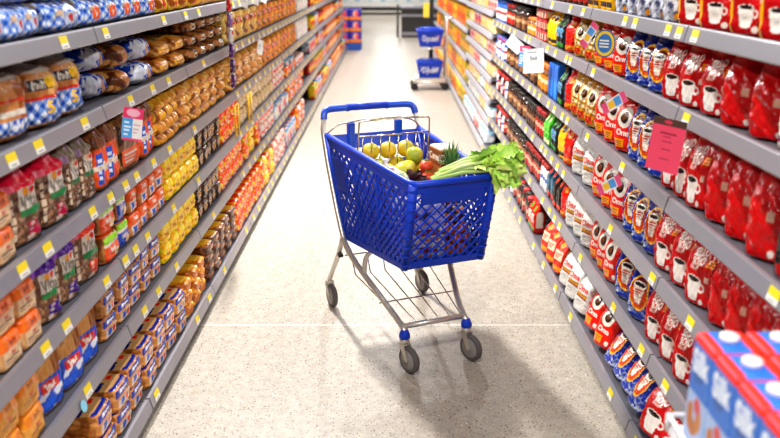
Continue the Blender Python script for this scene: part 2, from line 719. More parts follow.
def art_silver(A):
    art_oval(A)
    A.fill('#a9acb8', (A.v < A.h * .45))
    A.blotch('#e1e2ea', .35, 120, 9, mask=A.v < A.h * .45)
    A.blotch('#5d6486', .2, 120, 10, mask=A.v < A.h * .45)
    A.oval(0, .3, .1, .014, .014, '#c98f2e')


kind('silver', 'coffee_bag', 'coffee bag', 'silver and navy coffee bag', .13, .085, .225, art_silver, 'foil', seal_part(.12, .205, .232, '#8d90a0'), n=3.6, p=9, deform=pouch, wr=.0016, wk=150, res=.004)


def art_oma(A, base='#cf2c1e', ring='#efe6da', patch='#e9a41d', txt='#f5ece2'):
    A.fill(base)
    A.oval([0, 2], -.05, .62, .035, .04, ring)
    A.oval([0, 2], -.05, .62, .019, .022, '#2b1712')
    A.oval([0, 2], -.1, .63, .010, .012, '#7a4a2a')
    A.text([0, 2], 'Oma', -.05, .36, .026, txt, stretch=1.05)
    A.rect([0, 2], -.8, .08, .1, .24, patch)
    A.bars([0, 2], -.7, .1, 0, .22, 3, '#7d2a10')
    A.oval([0, 2], .65, .14, .012, .012, '#f3e6da')
    A.rect([1, 3], -.5, .35, .5, .6, '#b62418' if base == '#cf2c1e' else base)


kind('oma', 'coffee_bag', 'coffee bag', 'orange-red coffee bag with round cup emblem', .12, .085, .23, art_oma, 'foil', seal_part(.11, .21, .237, '#c5281d'), n=4, p=9, deform=pouch, wr=.0016, wk=55, res=.003)
kind('gold', 'coffee_bag', 'coffee bag', 'gold coffee bag with round cup emblem', .11, .08, .225, lambda A: art_oma(A, '#b98a2c', '#f0e2c0', '#c8441e', '#f2e0b0'), 'foil', seal_part(.1, .205, .232, '#b98a2c'), n=3.5, p=9, deform=pouch, wr=.0016, wk=150, res=.0035)


def art_white(A):
    A.fill('#dedbd6')
    A.text(0, 'Oma', 0, .56, .03, '#c7261c', stretch=1.05)
    A.rect(0, -.75, .36, .75, .44, '#b98a2c')
    A.rect(0, -.75, .33, .75, .37, '#8d1f18')
    A.bars(0, -.6, .18, .6, .28, 3, '#a7a39c')
    A.rect([1, 3], -.7, .3, .7, .4, '#b3221a')


kind('whitebag', 'coffee_bag', 'coffee bag', 'white coffee bag with red lettering', .11, .08, .225, art_white, 'film', seal_part(.1, .205, .232, '#d8d4ce'), n=4, p=9, deform=pouch, wr=.0012, res=.0035)


def art_plain(base, panel, accent):
    def f(A):
        A.fill(base)
        A.rect([0, 2], -.7, .35, .7, .6, panel)
        A.bars([0, 2], -.5, .4, .5, .56, 3, base)
        A.rect([0, 2], -1, .08, 1, .2, accent)
        A.oval([0, 2], 0, .75, .018, .018, accent)
        A.rect([1, 3], -.6, .2, .6, .7, panel)
    return f


for key, desc, b, pn, ac in (
        ('redslim', 'plain red coffee bag', '#bf2020', '#c93126', '#d98b1f'),
        ('blackgreen', 'black coffee bag with green band', '#2a2827', '#7fb8d8', '#3f8f3a'),
        ('tealbag', 'dark teal coffee bag', '#1c5165', '#2b7187', '#d94a22'),
        ('blackred', 'black and orange coffee bag', '#2a2624', '#3a3431', '#d9501f'),
        ('greenpack', 'bright green coffee bag', '#4faa35', '#86cf5c', '#e9e2c2'),
        ('yellowbag', 'yellow coffee bag', '#e6b411', '#f3cf3e', '#2a2725'),
        ('redgreen', 'red coffee bag with green foot', '#cc2a1f', '#f0e4d8', '#3c9a3a'),
        ('orangebag', 'red and orange coffee bag', '#cf3a1c', '#f0ddc6', '#ef9d1d')):
    kind(key, 'coffee_bag', 'coffee bag', desc, .095, .075, .22, art_plain(b, pn, ac), 'foil', None, n=4, p=9, deform=pouch, wr=.0018, res=.005)


def art_darkbag(A):
    A.fill('#241c1a')
    A.fill('#c8221f', A.v > A.h * .82)
    A.fill('#a81c1c', A.v < A.h * .2)
    A.blotch('#e07a3a', .2, 90, 4, mask=A.v > A.h * .82)
    A.text(0, 'Dark', .0, .68, .034, '#d9d2ca', rot=.12)
    cup(A, 0, .1, .36, .026, '#bdb5ac')
    A.rect([1, 3], -.6, .3, .6, .6, '#4a403b')


kind('darkbag', 'coffee_bag', 'coffee bag', 'black coffee bag with red top', .15, .09, .225, art_darkbag, 'foil', seal_part(.138, .205, .232, '#b91f1f'), n=3.6, p=9, deform=pouch, wr=.0016, wk=150, res=.003)


def art_mix(A):
    A.fill('#efe6d6')
    A.blotch('#e7a51c', .35, 55, 21)
    for y in (.12, .45, .8):
        A.rect([0, 1, 2, 3], -1, y, 1, y + .09, '#8d1f6a')
    for y in (.2, .55, .9):
        A.rect([0, 1, 2, 3], -.7, y, .6, y + .16, '#f7f3ec')
    A.oval([0, 2], .5, .36, .03, .025, '#e8901c')
    A.oval([0, 2], .5, .7, .03, .025, '#4f8f2f')


kind('mixpack', 'snack_pouch', 'snack pouch', 'white pouch with yellow and purple print', .16, .1, .235, art_mix, 'film', None, n=4, p=8, wr=.002, res=.004)


# -- boxes and jars on the right
def art_redbox(A):
    A.fill('#b3161c')
    A.rect([0, 1, 3], -.8, .2, .8, .8, '#d9c6b6')
    A.oval([0], 0, .5, .03, .02, '#7a1414')
    A.rect([0, 1, 3], -1, .0, 1, .1, '#5a1010')


kind('redbox', 'coffee_box', 'coffee box', 'small red coffee box', .12, .08, .068, art_redbox, 'card', None, n=14, p=14, wr=0, res=.006)


def art_bluebox(A):
    A.fill('#1f77c4')
    A.rect([0, 3], -.8, .1, .8, .5, '#2c8be0')
    A.rect([0, 3], -.6, .6, .6, .85, '#1761a8')


kind('bluebox', 'carton', 'carton', 'tall plain blue carton', .14, .12, .21, art_bluebox, 'card', None, n=14, p=14, wr=0, res=.008)


def jar_kind(key, desc, r, h, glass, label, lab2, lid, square=False):
    def body():
        mb = MB()
        z1 = h * .84
        g, l1, l2 = hexc(glass), hexc(label), hexc(lab2)
        n = 18
        rows = [(r * .86, 0, g), (r, .006, g), (r, h * .12, g), (r * 1.015, h * .13, l1), (r * 1.015, h * .36, l1), (r * 1.018, h * .365, l2), (r * 1.018, h * .5, l2),
                (r * 1.015, h * .505, l1), (r * 1.015, h * .62, l1), (r, h * .63, g), (r, h * .72, g), (r * .82, z1, g)]
        for a, b in zip(rows[:-1], rows[1:]):
            vs, fs = [], []
            for q in (a, b):
                for k in range(n):
                    t = 2 * PI * k / n
                    c, s = math.cos(t), math.sin(t)
                    e = 1 if not square else 1 / (abs(c) ** 5 + abs(s) ** 5) ** .2
                    vs.append((q[0] * c * e, q[0] * s * e, q[1]))
            for k in range(n):
                fs.append([k, (k + 1) % n, n + (k + 1) % n, n + k])
            mb.add(vs, fs, True, b[2] if b[2] == a[2] else a[2])
        nb = len(mb.v)
        mb.f.append(list(range(n))[::-1])
        mb.sm.append(False)
        mb.f.append(list(range(nb - n, nb)))
        mb.sm.append(False)
        return mb.mesh(KIND[key]['name'], M['jar'])

    def lidpart():
        mb = MB()
        mb.lathe([(r * .8, h * .83), (r * .92, h * .835), (r * .92, h * .985), (r * .85, h), (.001, h)], 18, hexc(lid))
        return [('lid', mb.mesh('lid', M['card']))]
    kind(key, 'coffee_jar', 'coffee jar', desc, 2 * r, 2 * r, h, None, 'jar', lidpart)
    KIND[key]['art'] = (body,)


jar_kind('jardark', 'dark coffee jar with black lid', .042, .17, '#2b1913', '#4a2a1c', '#9c6a44', '#191615')
jar_kind('jarred', 'coffee jar with red label', .045, .17, '#2d1a14', '#a81c18', '#caa88c', '#a01c1a')
jar_kind('jarorange', 'jar with orange lid and label', .045, .12, '#7a4a20', '#e0861c', '#f1d9a8', '#d9701c')
jar_kind('tinblue', 'blue and red banded tin', .045, .18, '#2456a8', '#e8e6e6', '#c8282a', '#2a62bc')
jar_kind('jartan', 'coffee jar with tan label', .042, .16, '#2b1a14', '#84532f', '#c49a6c', '#2b1a14')
jar_kind('jarwhite', 'white tub with blue label', .05, .17, '#dcdcdc', '#e9e7e6', '#3c67b8', '#b8302c')


# -- bread and rolls on the left
def tops(A, col):
    A.fill(col, A.sel([4]))


def art_bluecheck(orange):
    def f(A):
        A.fill('#d8dbe4')
        A.check([0, 1, 3, 4], -1, -1, 1, 2, .019, '#2a62bd', '#eef0f4')
        A.blotch('#c7b29c', .12, 60, 5)
        if orange:
            A.oval([0], 0, .5, .045, .026, '#e8702a')
            A.text([0], 'PAN', 0, .5, .02, '#f6ece0')
            A.oval([4], 0, .3, .04, .03, '#e8702a')
        else:
            A.oval([0], .1, .5, .035, .02, '#c8d0e4')
            A.oval([0], .1, .5, .012, .012, '#b9463c')
    return f


kind('roll', 'bread_pack', 'bread pack', 'blue and white checked bread pack', .19, .3, .1, art_bluecheck(False), 'film', None, n=4, p=3.2, wr=.0022, wk=110, res=.005)
kind('rollo', 'bread_pack', 'bread pack', 'checked bread pack with orange oval', .19, .3, .1, art_bluecheck(True), 'film', None, n=4, p=3.2, wr=.0022, wk=110, res=.005)


def art_yellowroll(A):
    A.fill('#e0a81e')
    A.blotch('#f2d34a', .35, 60, 3)
    A.blotch('#9a5a1c', .18, 70, 4)
    A.oval([0], 0, .5, .03, .02, '#c8301e')


kind('yroll', 'bread_pack', 'bread pack', 'yellow and brown bread pack', .16, .28, .1, art_yellowroll, 'film', None, n=4, p=3.2, wr=.003, res=.006)

BREAD, CRUST, CRUMB = '#c48a4a', '#a0642c', '#e0bd86'


def art_checkloaf(A):
    A.fill('#c08a55')
    A.blotch('#d8ae7c', .4, 50, 3)
    A.blotch('#8d5526', .2, 50, 4)
    A.check([0, 1, 3], -1, .08, 1, .52, .027, '#2358b0', '#e8ecf4')
    A.rect([0, 1, 3], -1, .52, 1, .57, '#c8402c')
    A.rect([0, 3], -.75, .68, .55, .86, '#23262c')
    A.text([0, 3], 'PAN', -.2, .77, .032, '#e8e2d8')
    A.text([0, 3], '5', .25, .36, .045, '#ecc51e', stretch=1.2)
    A.oval([0], .45, .8, .03, .024, '#ecc51e')


def film_top(w, d, z0, col='#f0eee8', hgt=.06):
    """gathered clear film above a loaf: a fan of crinkled pleats round the neck"""
    def f():
        mb = MB()
        r = random.Random(3)
        vs, fs = [], []
        n = 26
        for j, (q, z) in enumerate(((.8, z0), (.5, z0 + hgt * .3), (.1, z0 + hgt * .5), (.22, z0 + hgt * .75), (.45, z0 + hgt))):
            for k in range(n):
                a = 2 * PI * k / n
                e = 1 / (abs(math.cos(a)) ** 4 + abs(math.sin(a)) ** 4) ** .25
                rr = q * (1 + .2 * (k % 2)) * (1 + .25 * r.random() * (j > 2))
                vs.append((rr * e * w / 2 * math.cos(a), rr * e * d / 2 * math.sin(a), z + .006 * r.random()))
        for j in range(4):
            for k in range(n):
                fs.append([j * n + k, j * n + (k + 1) % n, (j + 1) * n + (k + 1) % n, (j + 1) * n + k])
        mb.add(vs, fs, True, hexc(col))
        return [('bag_neck', mb.mesh('bag_neck', M['clear']))]
    return f


kind('checkloaf', 'bread_loaf', 'bread loaf', 'large loaf in blue gingham film', .19, .16, .2, art_checkloaf, 'film', film_top(.19, .16, .187, hgt=.06), n=4, p=4, wr=.0022, wk=110, res=.004)


def art_striploaf(A):
    A.fill('#c6905a')
    A.blotch('#9c5f2e', .3, 50, 3)
    A.check([0, 1, 3], -1, .1, 1, .35, .02, '#2358b0', '#e8ecf4')
    A.rect([0, 1, 3], -1, .42, 1, .5, '#e6dfd6')
    A.rect([0, 1, 3], -1, .62, 1, .67, '#c4422e')
    A.text(0, 'FRANCES', 0, .25, .02, '#f2f2f2')


kind('striploaf', 'bread_loaf', 'bread loaf', 'tan loaf with red striped film', .2, .17, .19, art_striploaf, 'film', film_top(.2, .17, .177, hgt=.065), n=4, p=4, wr=.0022, wk=110, res=.004)


def art_bluewrap(A):
    A.fill('#d2d6e0')
    A.blotch('#1f4ea8', .5, 55, 7)
    A.blotch('#e8eaf0', .15, 80, 8)
    A.oval([0], .1, .5, .02, .03, '#c9a07a')


kind('bluewrap', 'bread_pack', 'bread pack', 'round bread roll pack in blue wrap', .19, .26, .095, art_bluewrap, 'film', None, n=4, p=2.8, wr=.0022, wk=110, res=.005)


def art_bunpack(A):
    A.fill('#a8743c')
    A.blotch('#d8ac70', .4, 45, 3)
    A.blotch('#5a3418', .2, 70, 4)
    A.oval([0], .55, .4, .02, .035, '#3a2413')


kind('bunpack', 'bun_pack', 'bun pack', 'clear pack of brown buns', .18, .25, .095, art_bunpack, 'film', None, n=3.5, p=2.6, wr=.002, wk=30, res=.006, deform=bread_top)


def art_tanloaf(A):
    A.fill('#cf9a4c')
    A.blotch('#e6c07c', .4, 45, 3)
    A.blotch('#a86a2a', .15, 60, 4)
    A.rect([0], -.8, .25, .8, .65, '#e3b559')
    A.bars([0], -.6, .3, .6, .6, 3, '#a5621f')


kind('tanloaf', 'bread_loaf', 'bread loaf', 'tan loaf lying end outward', .16, .3, .085, art_tanloaf, 'film', None, n=4, p=3, wr=.002, res=.005, deform=bread_top)


def art_darkloaf(A):
    A.fill('#6d3f20')
    A.blotch('#3d2213', .3, 60, 3)
    A.blotch('#a9753f', .25, 70, 4)
    A.rect([0], -.5, .3, .5, .65, '#cfb89a')
    A.bars([0], -.4, .35, .4, .6, 2, '#5a2d16')


kind('darkloaf', 'bread_loaf', 'bread loaf', 'dark brown loaf lying end outward', .15, .3, .07, art_darkloaf, 'film', None, n=4, p=3, wr=.003, res=.005)


def art_packtop(body, top, ink, txt='#8d3a1c', panel=None):
    def f(A):
        A.fill(body)
        A.blotch(CRUMB, .3, 60, 3, mix=.6)
        A.fill(top, (A.v > A.h * .62) & (A.face < 4))
        tops(A, top)
        A.blotch('#d9833a', .2, 50, 5, mask=(A.v > A.h * .62) | (A.face == 4), mix=.6)
        A.rect([0, 3], -.85, .12, .85, .58, panel or '#dcc0a2')
        A.bars([0, 3], -.7, .2, .7, .42, 2, ink)
        A.text([0, 3], 'Pan', 0, .49, .014, '#c23a4a')
        A.text([0, 3], 'ALIS', 0, .8, .016, txt)
    return f


kind('tanorange', 'bread_pack', 'bread pack', 'square bread pack with orange top', .14, .15, .1, art_packtop('#cba079', '#d9742a', '#8a7460'), 'film', None, n=7, p=7, wr=.0012, res=.003)
kind('tanyellow', 'bread_pack', 'bread pack', 'square bread pack with yellow-tan front', .14, .15, .1, art_packtop('#dca75c', '#dc9a3c', '#a3763c', '#8d4a1c', '#dba758'), 'film', None, n=7, p=7, wr=.0012, res=.003)


def art_grain(topc, low):
    def f(A):
        A.fill('#7a5a44')
        A.blotch('#5e4331', .3, 150, 3)
        A.blotch('#b8967a', .18, 170, 4, mix=.7)
        A.blotch('#2e2320', .08, 190, 5)
        A.fill(topc, (A.v > A.h * .76) | (A.face == 4))
        A.blotch('#f2b8c4' if topc == '#d8264f' else '#c8a0e0', .12, 60, 6, mask=A.v > A.h * .76, mix=.6)
        A.rect([0], -.25, .42, .95, .76, '#d9d2c9')
        A.text([0], 'Vital', .35, .58, .045, '#8b857c', stretch=.8)
        A.oval([0], .2, .71, .012, .012, '#e0a02c')
        A.oval([0], .55, .71, .012, .01, '#c8382c')
        A.rect([0], -.25, .4, .95, .48, '#2f7d4c', slant=.1)
        A.rect([0], .1, .1, .9, .3, low)
        A.blotch('#e8dcd0', .15, 100, 7, mask=A.sel(0) & (A.v < A.h * .3), mix=.8)
        for i in range(5):
            A.rect([3, 0], -.82, .12 + i * .12, -.58, .2 + i * .12, '#d8c8b4')
    return f


kind('grainpink', 'bread_loaf', 'bread loaf', 'upright grain loaf with pink bag top', .15, .11, .225, art_grain('#d8264f', '#a81f4a'), 'film', None, n=5, p=7, deform=loafbag, wr=.0018, res=.003)
kind('grainpurple', 'bread_loaf', 'bread loaf', 'upright grain loaf with purple bag top', .15, .11, .225, art_grain('#6a2a9c', '#4d2a80'), 'film', None, n=5, p=7, deform=loafbag, wr=.0018, res=.003)
kind('grainred', 'bread_loaf', 'bread loaf', 'upright grain loaf with orange-red bag top', .15, .11, .225, art_grain('#dc4320', '#c84a24'), 'film', None, n=5, p=7, deform=loafbag, wr=.0018, res=.003)
kind('grainwhite', 'bread_loaf', 'bread loaf', 'upright grain loaf with clear bag top', .15, .11, .22, art_grain('#a89a8c', '#6e5a48'), 'film', None, n=5, p=7, deform=loafbag, wr=.0018, res=.003)


def art_orangeblue(A):
    A.fill('#8d5a38')
    A.blotch('#5e3a22', .3, 60, 4)
    A.rect([0, 1, 3], -1, .08, 1, .7, '#d9642a')
    A.rect([0, 3], -.9, .12, .0, .62, '#2f66b8')
    A.text([0], 'Int', .4, .4, .035, '#f0e4d8')
    A.bars([0], -.8, .2, -.1, .56, 4, '#e0e6f0')
    A.rect([0, 1, 3], -1, .36, 1, .42, '#e9dccc')


kind('orangeblue', 'bread_loaf', 'bread loaf', 'upright loaf with orange and blue print', .14, .11, .22, art_orangeblue, 'film', None, n=5, p=7, deform=loafbag, wr=.002, res=.004)


def art_clearbrown(A):
    A.fill('#7a5436')
    A.blotch('#a8804e', .4, 50, 3)
    A.blotch('#3c2616', .25, 60, 4)
    A.rect([0], -.8, .12, .8, .4, '#d8682c')
    A.bars([0], -.6, .16, .6, .36, 3, '#e8ddd0')


kind('clearbrown', 'bread_loaf', 'bread loaf', 'brown loaf in clear bag', .15, .12, .22, art_clearbrown, 'film', None, n=5, p=7, deform=loafbag, wr=.002, res=.004)


def art_orangewhite(A):
    A.fill('#c98f5c')
    A.fill('#da6a28', (A.v > A.h * .55) & (A.face < 4))
    tops(A, '#9c6238')
    A.rect([0], -.85, .1, .85, .55, '#e2d6cc')
    A.rect([0], -.6, .18, .1, .44, '#3a6cc0')
    A.oval([0], .5, .3, .014, .018, '#d8542a')
    A.text([0, 3], 'Tos', 0, .78, .02, '#f4e4d4')
    A.rect([1, 3], -.8, .1, .8, .5, '#b87a48')


kind('orangewhite', 'toast_pack', 'toast pack', 'orange and white toast pack', .12, .16, .1, art_orangewhite, 'film', None, n=6, p=6, wr=.0015, res=.004)


def art_greenlabel(c2):
    def f(A):
        A.fill('#c08a58')
        A.blotch('#8f5e36', .3, 60, 3)
        A.rect([0, 4], -.95, .05, .95, .6, c2)
        A.rect([0], -.95, .62, .95, .95, '#e0d8cc')
        A.rect([0], -.95, .72, .95, .96, '#9ccc2f')
        A.text([0], 'Tost', 0, .45, .02, '#f6ece2')
        A.oval([0], .4, .25, .02, .016, '#e6c9a0')
    return f


kind('greenlabel', 'toast_pack', 'toast pack', 'toast pack with green and orange label', .15, .16, .105, art_greenlabel('#dc5f22'), 'film', None, n=6, p=6, wr=.0015, res=.0035)
kind('greenblue', 'toast_pack', 'toast pack', 'toast pack with green and blue label', .13, .16, .105, art_greenlabel('#2458b0'), 'film', None, n=6, p=6, wr=.0015, res=.0035)


def art_yellow(A):
    A.fill('#fcd008')
    A.blotch('#ffe24a', .35, 70, 3)
    A.blotch('#f0b010', .15, 80, 4)
    A.rect([0], -.7, .3, .7, .62, '#ecc836')
    A.text([0], 'Oro', 0, .46, .022, '#b3701c')
    A.rect([4], -.8, .1, .8, .5, '#dba51c')


kind('yellow', 'toast_pack', 'toast pack', 'yellow toast pack', .12, .16, .105, art_yellow, 'film', None, n=6, p=5, wr=.0022, res=.004)


def art_browndark(A):
    A.fill('#4a2f22')
    A.blotch('#8a5a34', .3, 70, 3)
    A.blotch('#2a1a14', .2, 80, 4)
    A.rect([0], -.75, .3, .75, .7, '#b79a78')
    A.oval([0], 0, .5, .02, .016, '#e0a43a')
    A.bars([0], -.6, .34, .6, .64, 3, '#4a2a1c')


kind('browndark', 'toast_pack', 'toast pack', 'dark brown toast pack', .1, .15, .1, art_browndark, 'film', None, n=6, p=6, wr=.0015, res=.004)


def art_redorange(A):
    A.fill('#e0400e')
    A.blotch('#f28a14', .35, 60, 3)
    A.blotch('#f3d64e', .15, 80, 4)
    A.oval([0], 0, .55, .024, .02, '#f3d04a')
    A.oval([0], 0, .55, .012, .011, '#c22a18')
    A.rect([0], -.7, .1, .7, .25, '#f2e2cc')


kind('redorange', 'snack_pack', 'snack pack', 'red and orange snack pack', .1, .15, .105, art_redorange, 'film', None, n=6, p=5, wr=.0015, res=.0045)


def art_beige(A):
    A.fill('#d3bd98')
    A.blotch('#b0946a', .3, 60, 3)
    A.rect([0], -.6, .2, .6, .6, '#e8dcc6')
    A.bars([0], -.4, .28, .4, .55, 3, '#b06a34')


kind('beige', 'snack_pack', 'snack pack', 'beige snack pack', .11, .15, .11, art_beige, 'film', None, n=5, p=5, wr=.002, res=.006)


def art_whitepink(A):
    A.fill('#e0d8d4')
    A.blotch('#dc8a7c', .28, 60, 3)
    A.blotch('#e8a04c', .12, 70, 6)
    A.rect([0], -.7, .35, .5, .6, '#d24a44')
    A.rect([0], .2, .1, .8, .3, '#4f9ccc')


kind('whitepink', 'snack_pack', 'snack pack', 'white snack pack with pink print', .12, .15, .11, art_whitepink, 'film', None, n=5, p=5, wr=.002, res=.006)


def art_bluefilm(A):
    A.fill('#c79a62')
    A.blotch('#9a6430', .3, 50, 3)
    A.rect([0, 1, 3], -1, .05, 1, .55, '#2b62c0')
    A.blotch('#dfe5f0', .25, 60, 5, mask=(A.v < A.h * .55) & (A.face < 4))
    A.rect([0], -.6, .34, .6, .5, '#c8362e')
    A.text([0], 'Pan', 0, .42, .024, '#f6f0e8', rot=.2)


kind('bluefilm', 'bread_loaf', 'bread loaf', 'upright loaf in blue and white film', .15, .12, .215, art_bluefilm, 'film', None, n=5, p=6, deform=loafbag, wr=.0024, res=.004)


def art_navytoast(A):
    A.fill('#c8955c')
    A.blotch('#a06a34', .3, 60, 3)
    A.rect([4], -1, 0, 1, 1, '#d8b080')
    A.rect([4], -1, .0, 1, .12, '#1c3590')
    A.rect([4], -.95, .3, -.1, .95, '#1b2b6c')
    A.text([4], 'Bimbo', .1, .55, .022, '#eef0f6', rot=.1)
    A.oval([4], .45, .3, .016, .012, '#d8382c')
    A.rect([0], -.9, .62, .9, .92, '#21409c')
    A.text([0], 'Bimbo', 0, .77, .018, '#eef0f6')
    A.rect([0], -.75, .14, .75, .52, '#dccdc0')
    A.oval([0], -.2, .32, .018, .014, '#3a62b8')
    A.oval([0], .4, .3, .014, .014, '#d8542a')
    A.rect([3, 1], -.9, .2, .9, .5, '#a9723e')


kind('navytoast', 'toast_pack', 'toast pack', 'toast pack with navy and white print', .13, .2, .105, art_navytoast, 'film', None, n=7, p=7, wr=.0014, res=.003)


def art_amberlong(A):
    A.fill('#dd9c24')
    A.blotch('#f0c860', .3, 70, 3)
    A.blotch('#a9641c', .15, 80, 4)
    A.rect([4], -.5, .1, .5, .9, '#e8b84a')
    A.text([4], 'TOSTADA', 0, .5, .02, '#f6e8cc', rot=0)
    A.rect([0], -.7, .3, .7, .7, '#c87a1c')


kind('amberlong', 'toast_pack', 'toast pack', 'amber toast pack lying lengthwise', .13, .24, .06, art_amberlong, 'film', None, n=7, p=6, wr=.0014, res=.004)


def art_brownlong(A):
    art_amberlong(A)
    A.fill('#7a4a26', A.face < 4)
    A.blotch('#4a2a18', .35, 80, 6, mask=A.face < 4)
    A.blotch('#c48a4a', .2, 90, 7, mask=A.face < 4)


kind('brownlong', 'toast_pack', 'toast pack', 'brown and amber toast pack lying lengthwise', .13, .24, .05, art_brownlong, 'film', None, n=7, p=6, wr=.0014, res=.004)


def art_bunbag(base, hi, ink):
    def f(A):
        A.fill(base)
        A.blotch(hi, .35, 45, 3)
        A.blotch('#8a5420', .15, 60, 4)
        A.rect([0], -.5, .52, .5, .72, ink)
        A.bars([0], -.4, .55, .4, .7, 2, '#f3e4c8')
    return f


kind('bunbag', 'bun_bag', 'bun bag', 'clear bag of golden buns', .19, .13, .22, art_bunbag('#cf9440', '#e8bf74', '#d8a21e'), 'film', None, n=4, p=5, deform=buns(3, 4, .034), wr=.001, res=.005)
kind('bunyellow', 'bun_bag', 'bun bag', 'yellow printed bag of buns', .15, .12, .22, art_bunbag('#d29a34', '#eac25c', '#e2b21a'), 'film', None, n=4, p=5, deform=buns(2, 4, .032), wr=.001, res=.005)
kind('bunpale', 'bun_bag', 'bun bag', 'pale yellow bag with red print', .19, .13, .225, art_bunbag('#dcb45c', '#f0dc98', '#c8402a'), 'film', None, n=4, p=5, deform=buns(2, 3, .018), wr=.002, res=.006)
kind('bunorange', 'bun_bag', 'bun bag', 'orange and yellow bun bag', .18, .13, .22, art_bunbag('#d9882a', '#f0c050', '#d2381e'), 'film', None, n=4, p=5, deform=buns(3, 3, .016), wr=.002, res=.006)


kind('whitepaper', 'flour_pack', 'flour pack', 'plain white paper pack', .17, .13, .22, lambda A: (A.fill('#e8e6e4'), A.rect([0], -.6, .4, .6, .6, '#d8d8dc')), 'film', None, n=6, p=6, wr=.0015, res=.01)


def art_clearloaf(A):
    A.fill('#d2a266')
    A.blotch('#e8c690', .4, 45, 3)
    A.blotch('#a86c34', .15, 55, 4)
    A.rect([1], -.2, .0, 1, .5, '#2a5cb8')


kind('clearloaf', 'bread_loaf', 'bread loaf', 'loaf in loose crinkled clear bag', .2, .24, .12, art_clearloaf, 'film', film_top(.2, .2, .115, hgt=.07), n=4, p=3, wr=.004, wk=40, res=.005, deform=bread_top)


# -- blurred goods farther down the aisle
def far_kind(key, name, cat, desc, w, d, h, cols, seed, stretch=1.):
    def art(A):
        A.fill(cols[0])
        for i, c in enumerate(cols[1:]):
            A.blotch(c, .26, 45, seed + i)
        A.rect([0], -.7, .3, .7, .6, cols[-1])
        A.rect([0, 1, 3], -1, .86, 1, 1, cols[1])
    kind(key, name, cat, desc, w, d, h, art, 'film', None, n=7, p=7, wr=.001, res=.012)


far_kind('f_redblack', 'sauce_pouch', 'sauce pouch', 'red and black pouch', .13, .1, .17, ['#b3261e', '#262020', '#e0b23a'], 3)
far_kind('f_yellowgreen', 'sauce_pouch', 'sauce pouch', 'yellow and green pouch', .13, .1, .16, ['#dcc02a', '#6d9a2a', '#c8382a'], 4)
far_kind('f_orange', 'snack_box', 'snack box', 'orange box', .15, .12, .18, ['#dc6a26', '#e89a3a', '#f0d8b0'], 5)
far_kind('f_white', 'snack_box', 'snack box', 'white box with coloured print', .14, .12, .18, ['#dedad6', '#5b9cc4', '#c84a40'], 6)
far_kind('f_pastel', 'cereal_box', 'cereal box', 'pale pastel box', .13, .1, .15, ['#e2dcd6', '#e6b8a8', '#ecd27c'], 7)
far_kind('f_pink', 'cereal_box', 'cereal box', 'pink and white box', .13, .1, .15, ['#dc9a94', '#e8e0dc', '#c4504c'], 8)
far_kind('f_paleblue', 'cereal_box', 'cereal box', 'pale blue and white box', .13, .1, .15, ['#dadfe4', '#7fb0cc', '#f0ece6'], 9)
far_kind('f_cream', 'cereal_box', 'cereal box', 'cream and yellow box', .13, .1, .15, ['#e8d690', '#e6b83a', '#ece4d2'], 10)
far_kind('f_juice', 'juice_pouch', 'juice pouch', 'orange drink pouch', .15, .1, .24, ['#f08c0c', '#f6ba1c', '#e0560e'], 11)
far_kind('f_juicey', 'juice_pouch', 'juice pouch', 'yellow drink pouch', .15, .1, .24, ['#f4c00c', '#f8d83c', '#e8940c'], 12)
far_kind('f_juiceg', 'juice_pouch', 'juice pouch', 'green and yellow drink pouch', .15, .1, .24, ['#5a8f34', '#dcc23a', '#e8a02a'], 13)

# ------------------------------------------------------------------ the setting
mb = MB()
mb.box((-6, -3.5, -.1), (6, 36, 0))
fl = mb.build('floor', floor_material())
fl['kind'] = 'structure'
for nm, lo, hi in (('wall_left', (-6.1, -3.5, 0), (-6, 36, 4)), ('wall_right', (6, -3.5, 0), (6.1, 36, 4)), ('wall_back', (-6, 36, 0), (6, 36.1, 4)), ('wall_front', (-6, -3.6, 0), (6, -3.5, 4))):
    mb = MB()
    mb.box(lo, hi)
    o = mb.build(nm, M['wall'])
    o['kind'] = 'structure'
mb = MB()
mb.box((-6.1, -3.6, 4), (6.1, 36.1, 4.1))
o = mb.build('ceiling', M['ceil'])
o['kind'] = 'structure'

# ------------------------------------------------------------------ shelving
XL, XR = -.98, .93
ROWS_L = [1.46, 1.203, .916, .655, .39, .085]
ROWS_R = [1.475, 1.226, .927, .642, .35, .085]
NAMES = ['top', 'second', 'third', 'fourth', 'fifth', 'bottom']
DEPTH = .46
numw = 'zero first second third fourth fifth sixth seventh eighth ninth tenth eleventh twelfth thirteenth fourteenth fifteenth sixteenth seventeenth eighteenth nineteenth'.split()


def ordw(i):
    if i < 20:
        return numw[i]
    t = {2: 'twent', 3: 'thirt', 4: 'fort', 5: 'fift', 6: 'sixt'}[i // 10]
    return t + 'ieth' if i % 10 == 0 else t + 'y-' + numw[i % 10]


TAGY, TAGW = hexc('#ecd012'), hexc('#e4e1da')


def tag_mesh():
    m_ = MB()
    w, h = .052, .037
    m_.box((-w / 2, -.0012, h * .42), (w / 2, .0012, h), TAGY)
    m_.box((-w / 2, -.0012, 0), (w / 2, .0012, h * .42), TAGW)
    m_.box((-w * .3, -.0016, h * .12), (w * .25, -.0012, h * .2), hexc('#8a8580'))
    return m_.mesh('price_tag', M['tag'])


TAG = tag_mesh()
_shelf_cache = {}


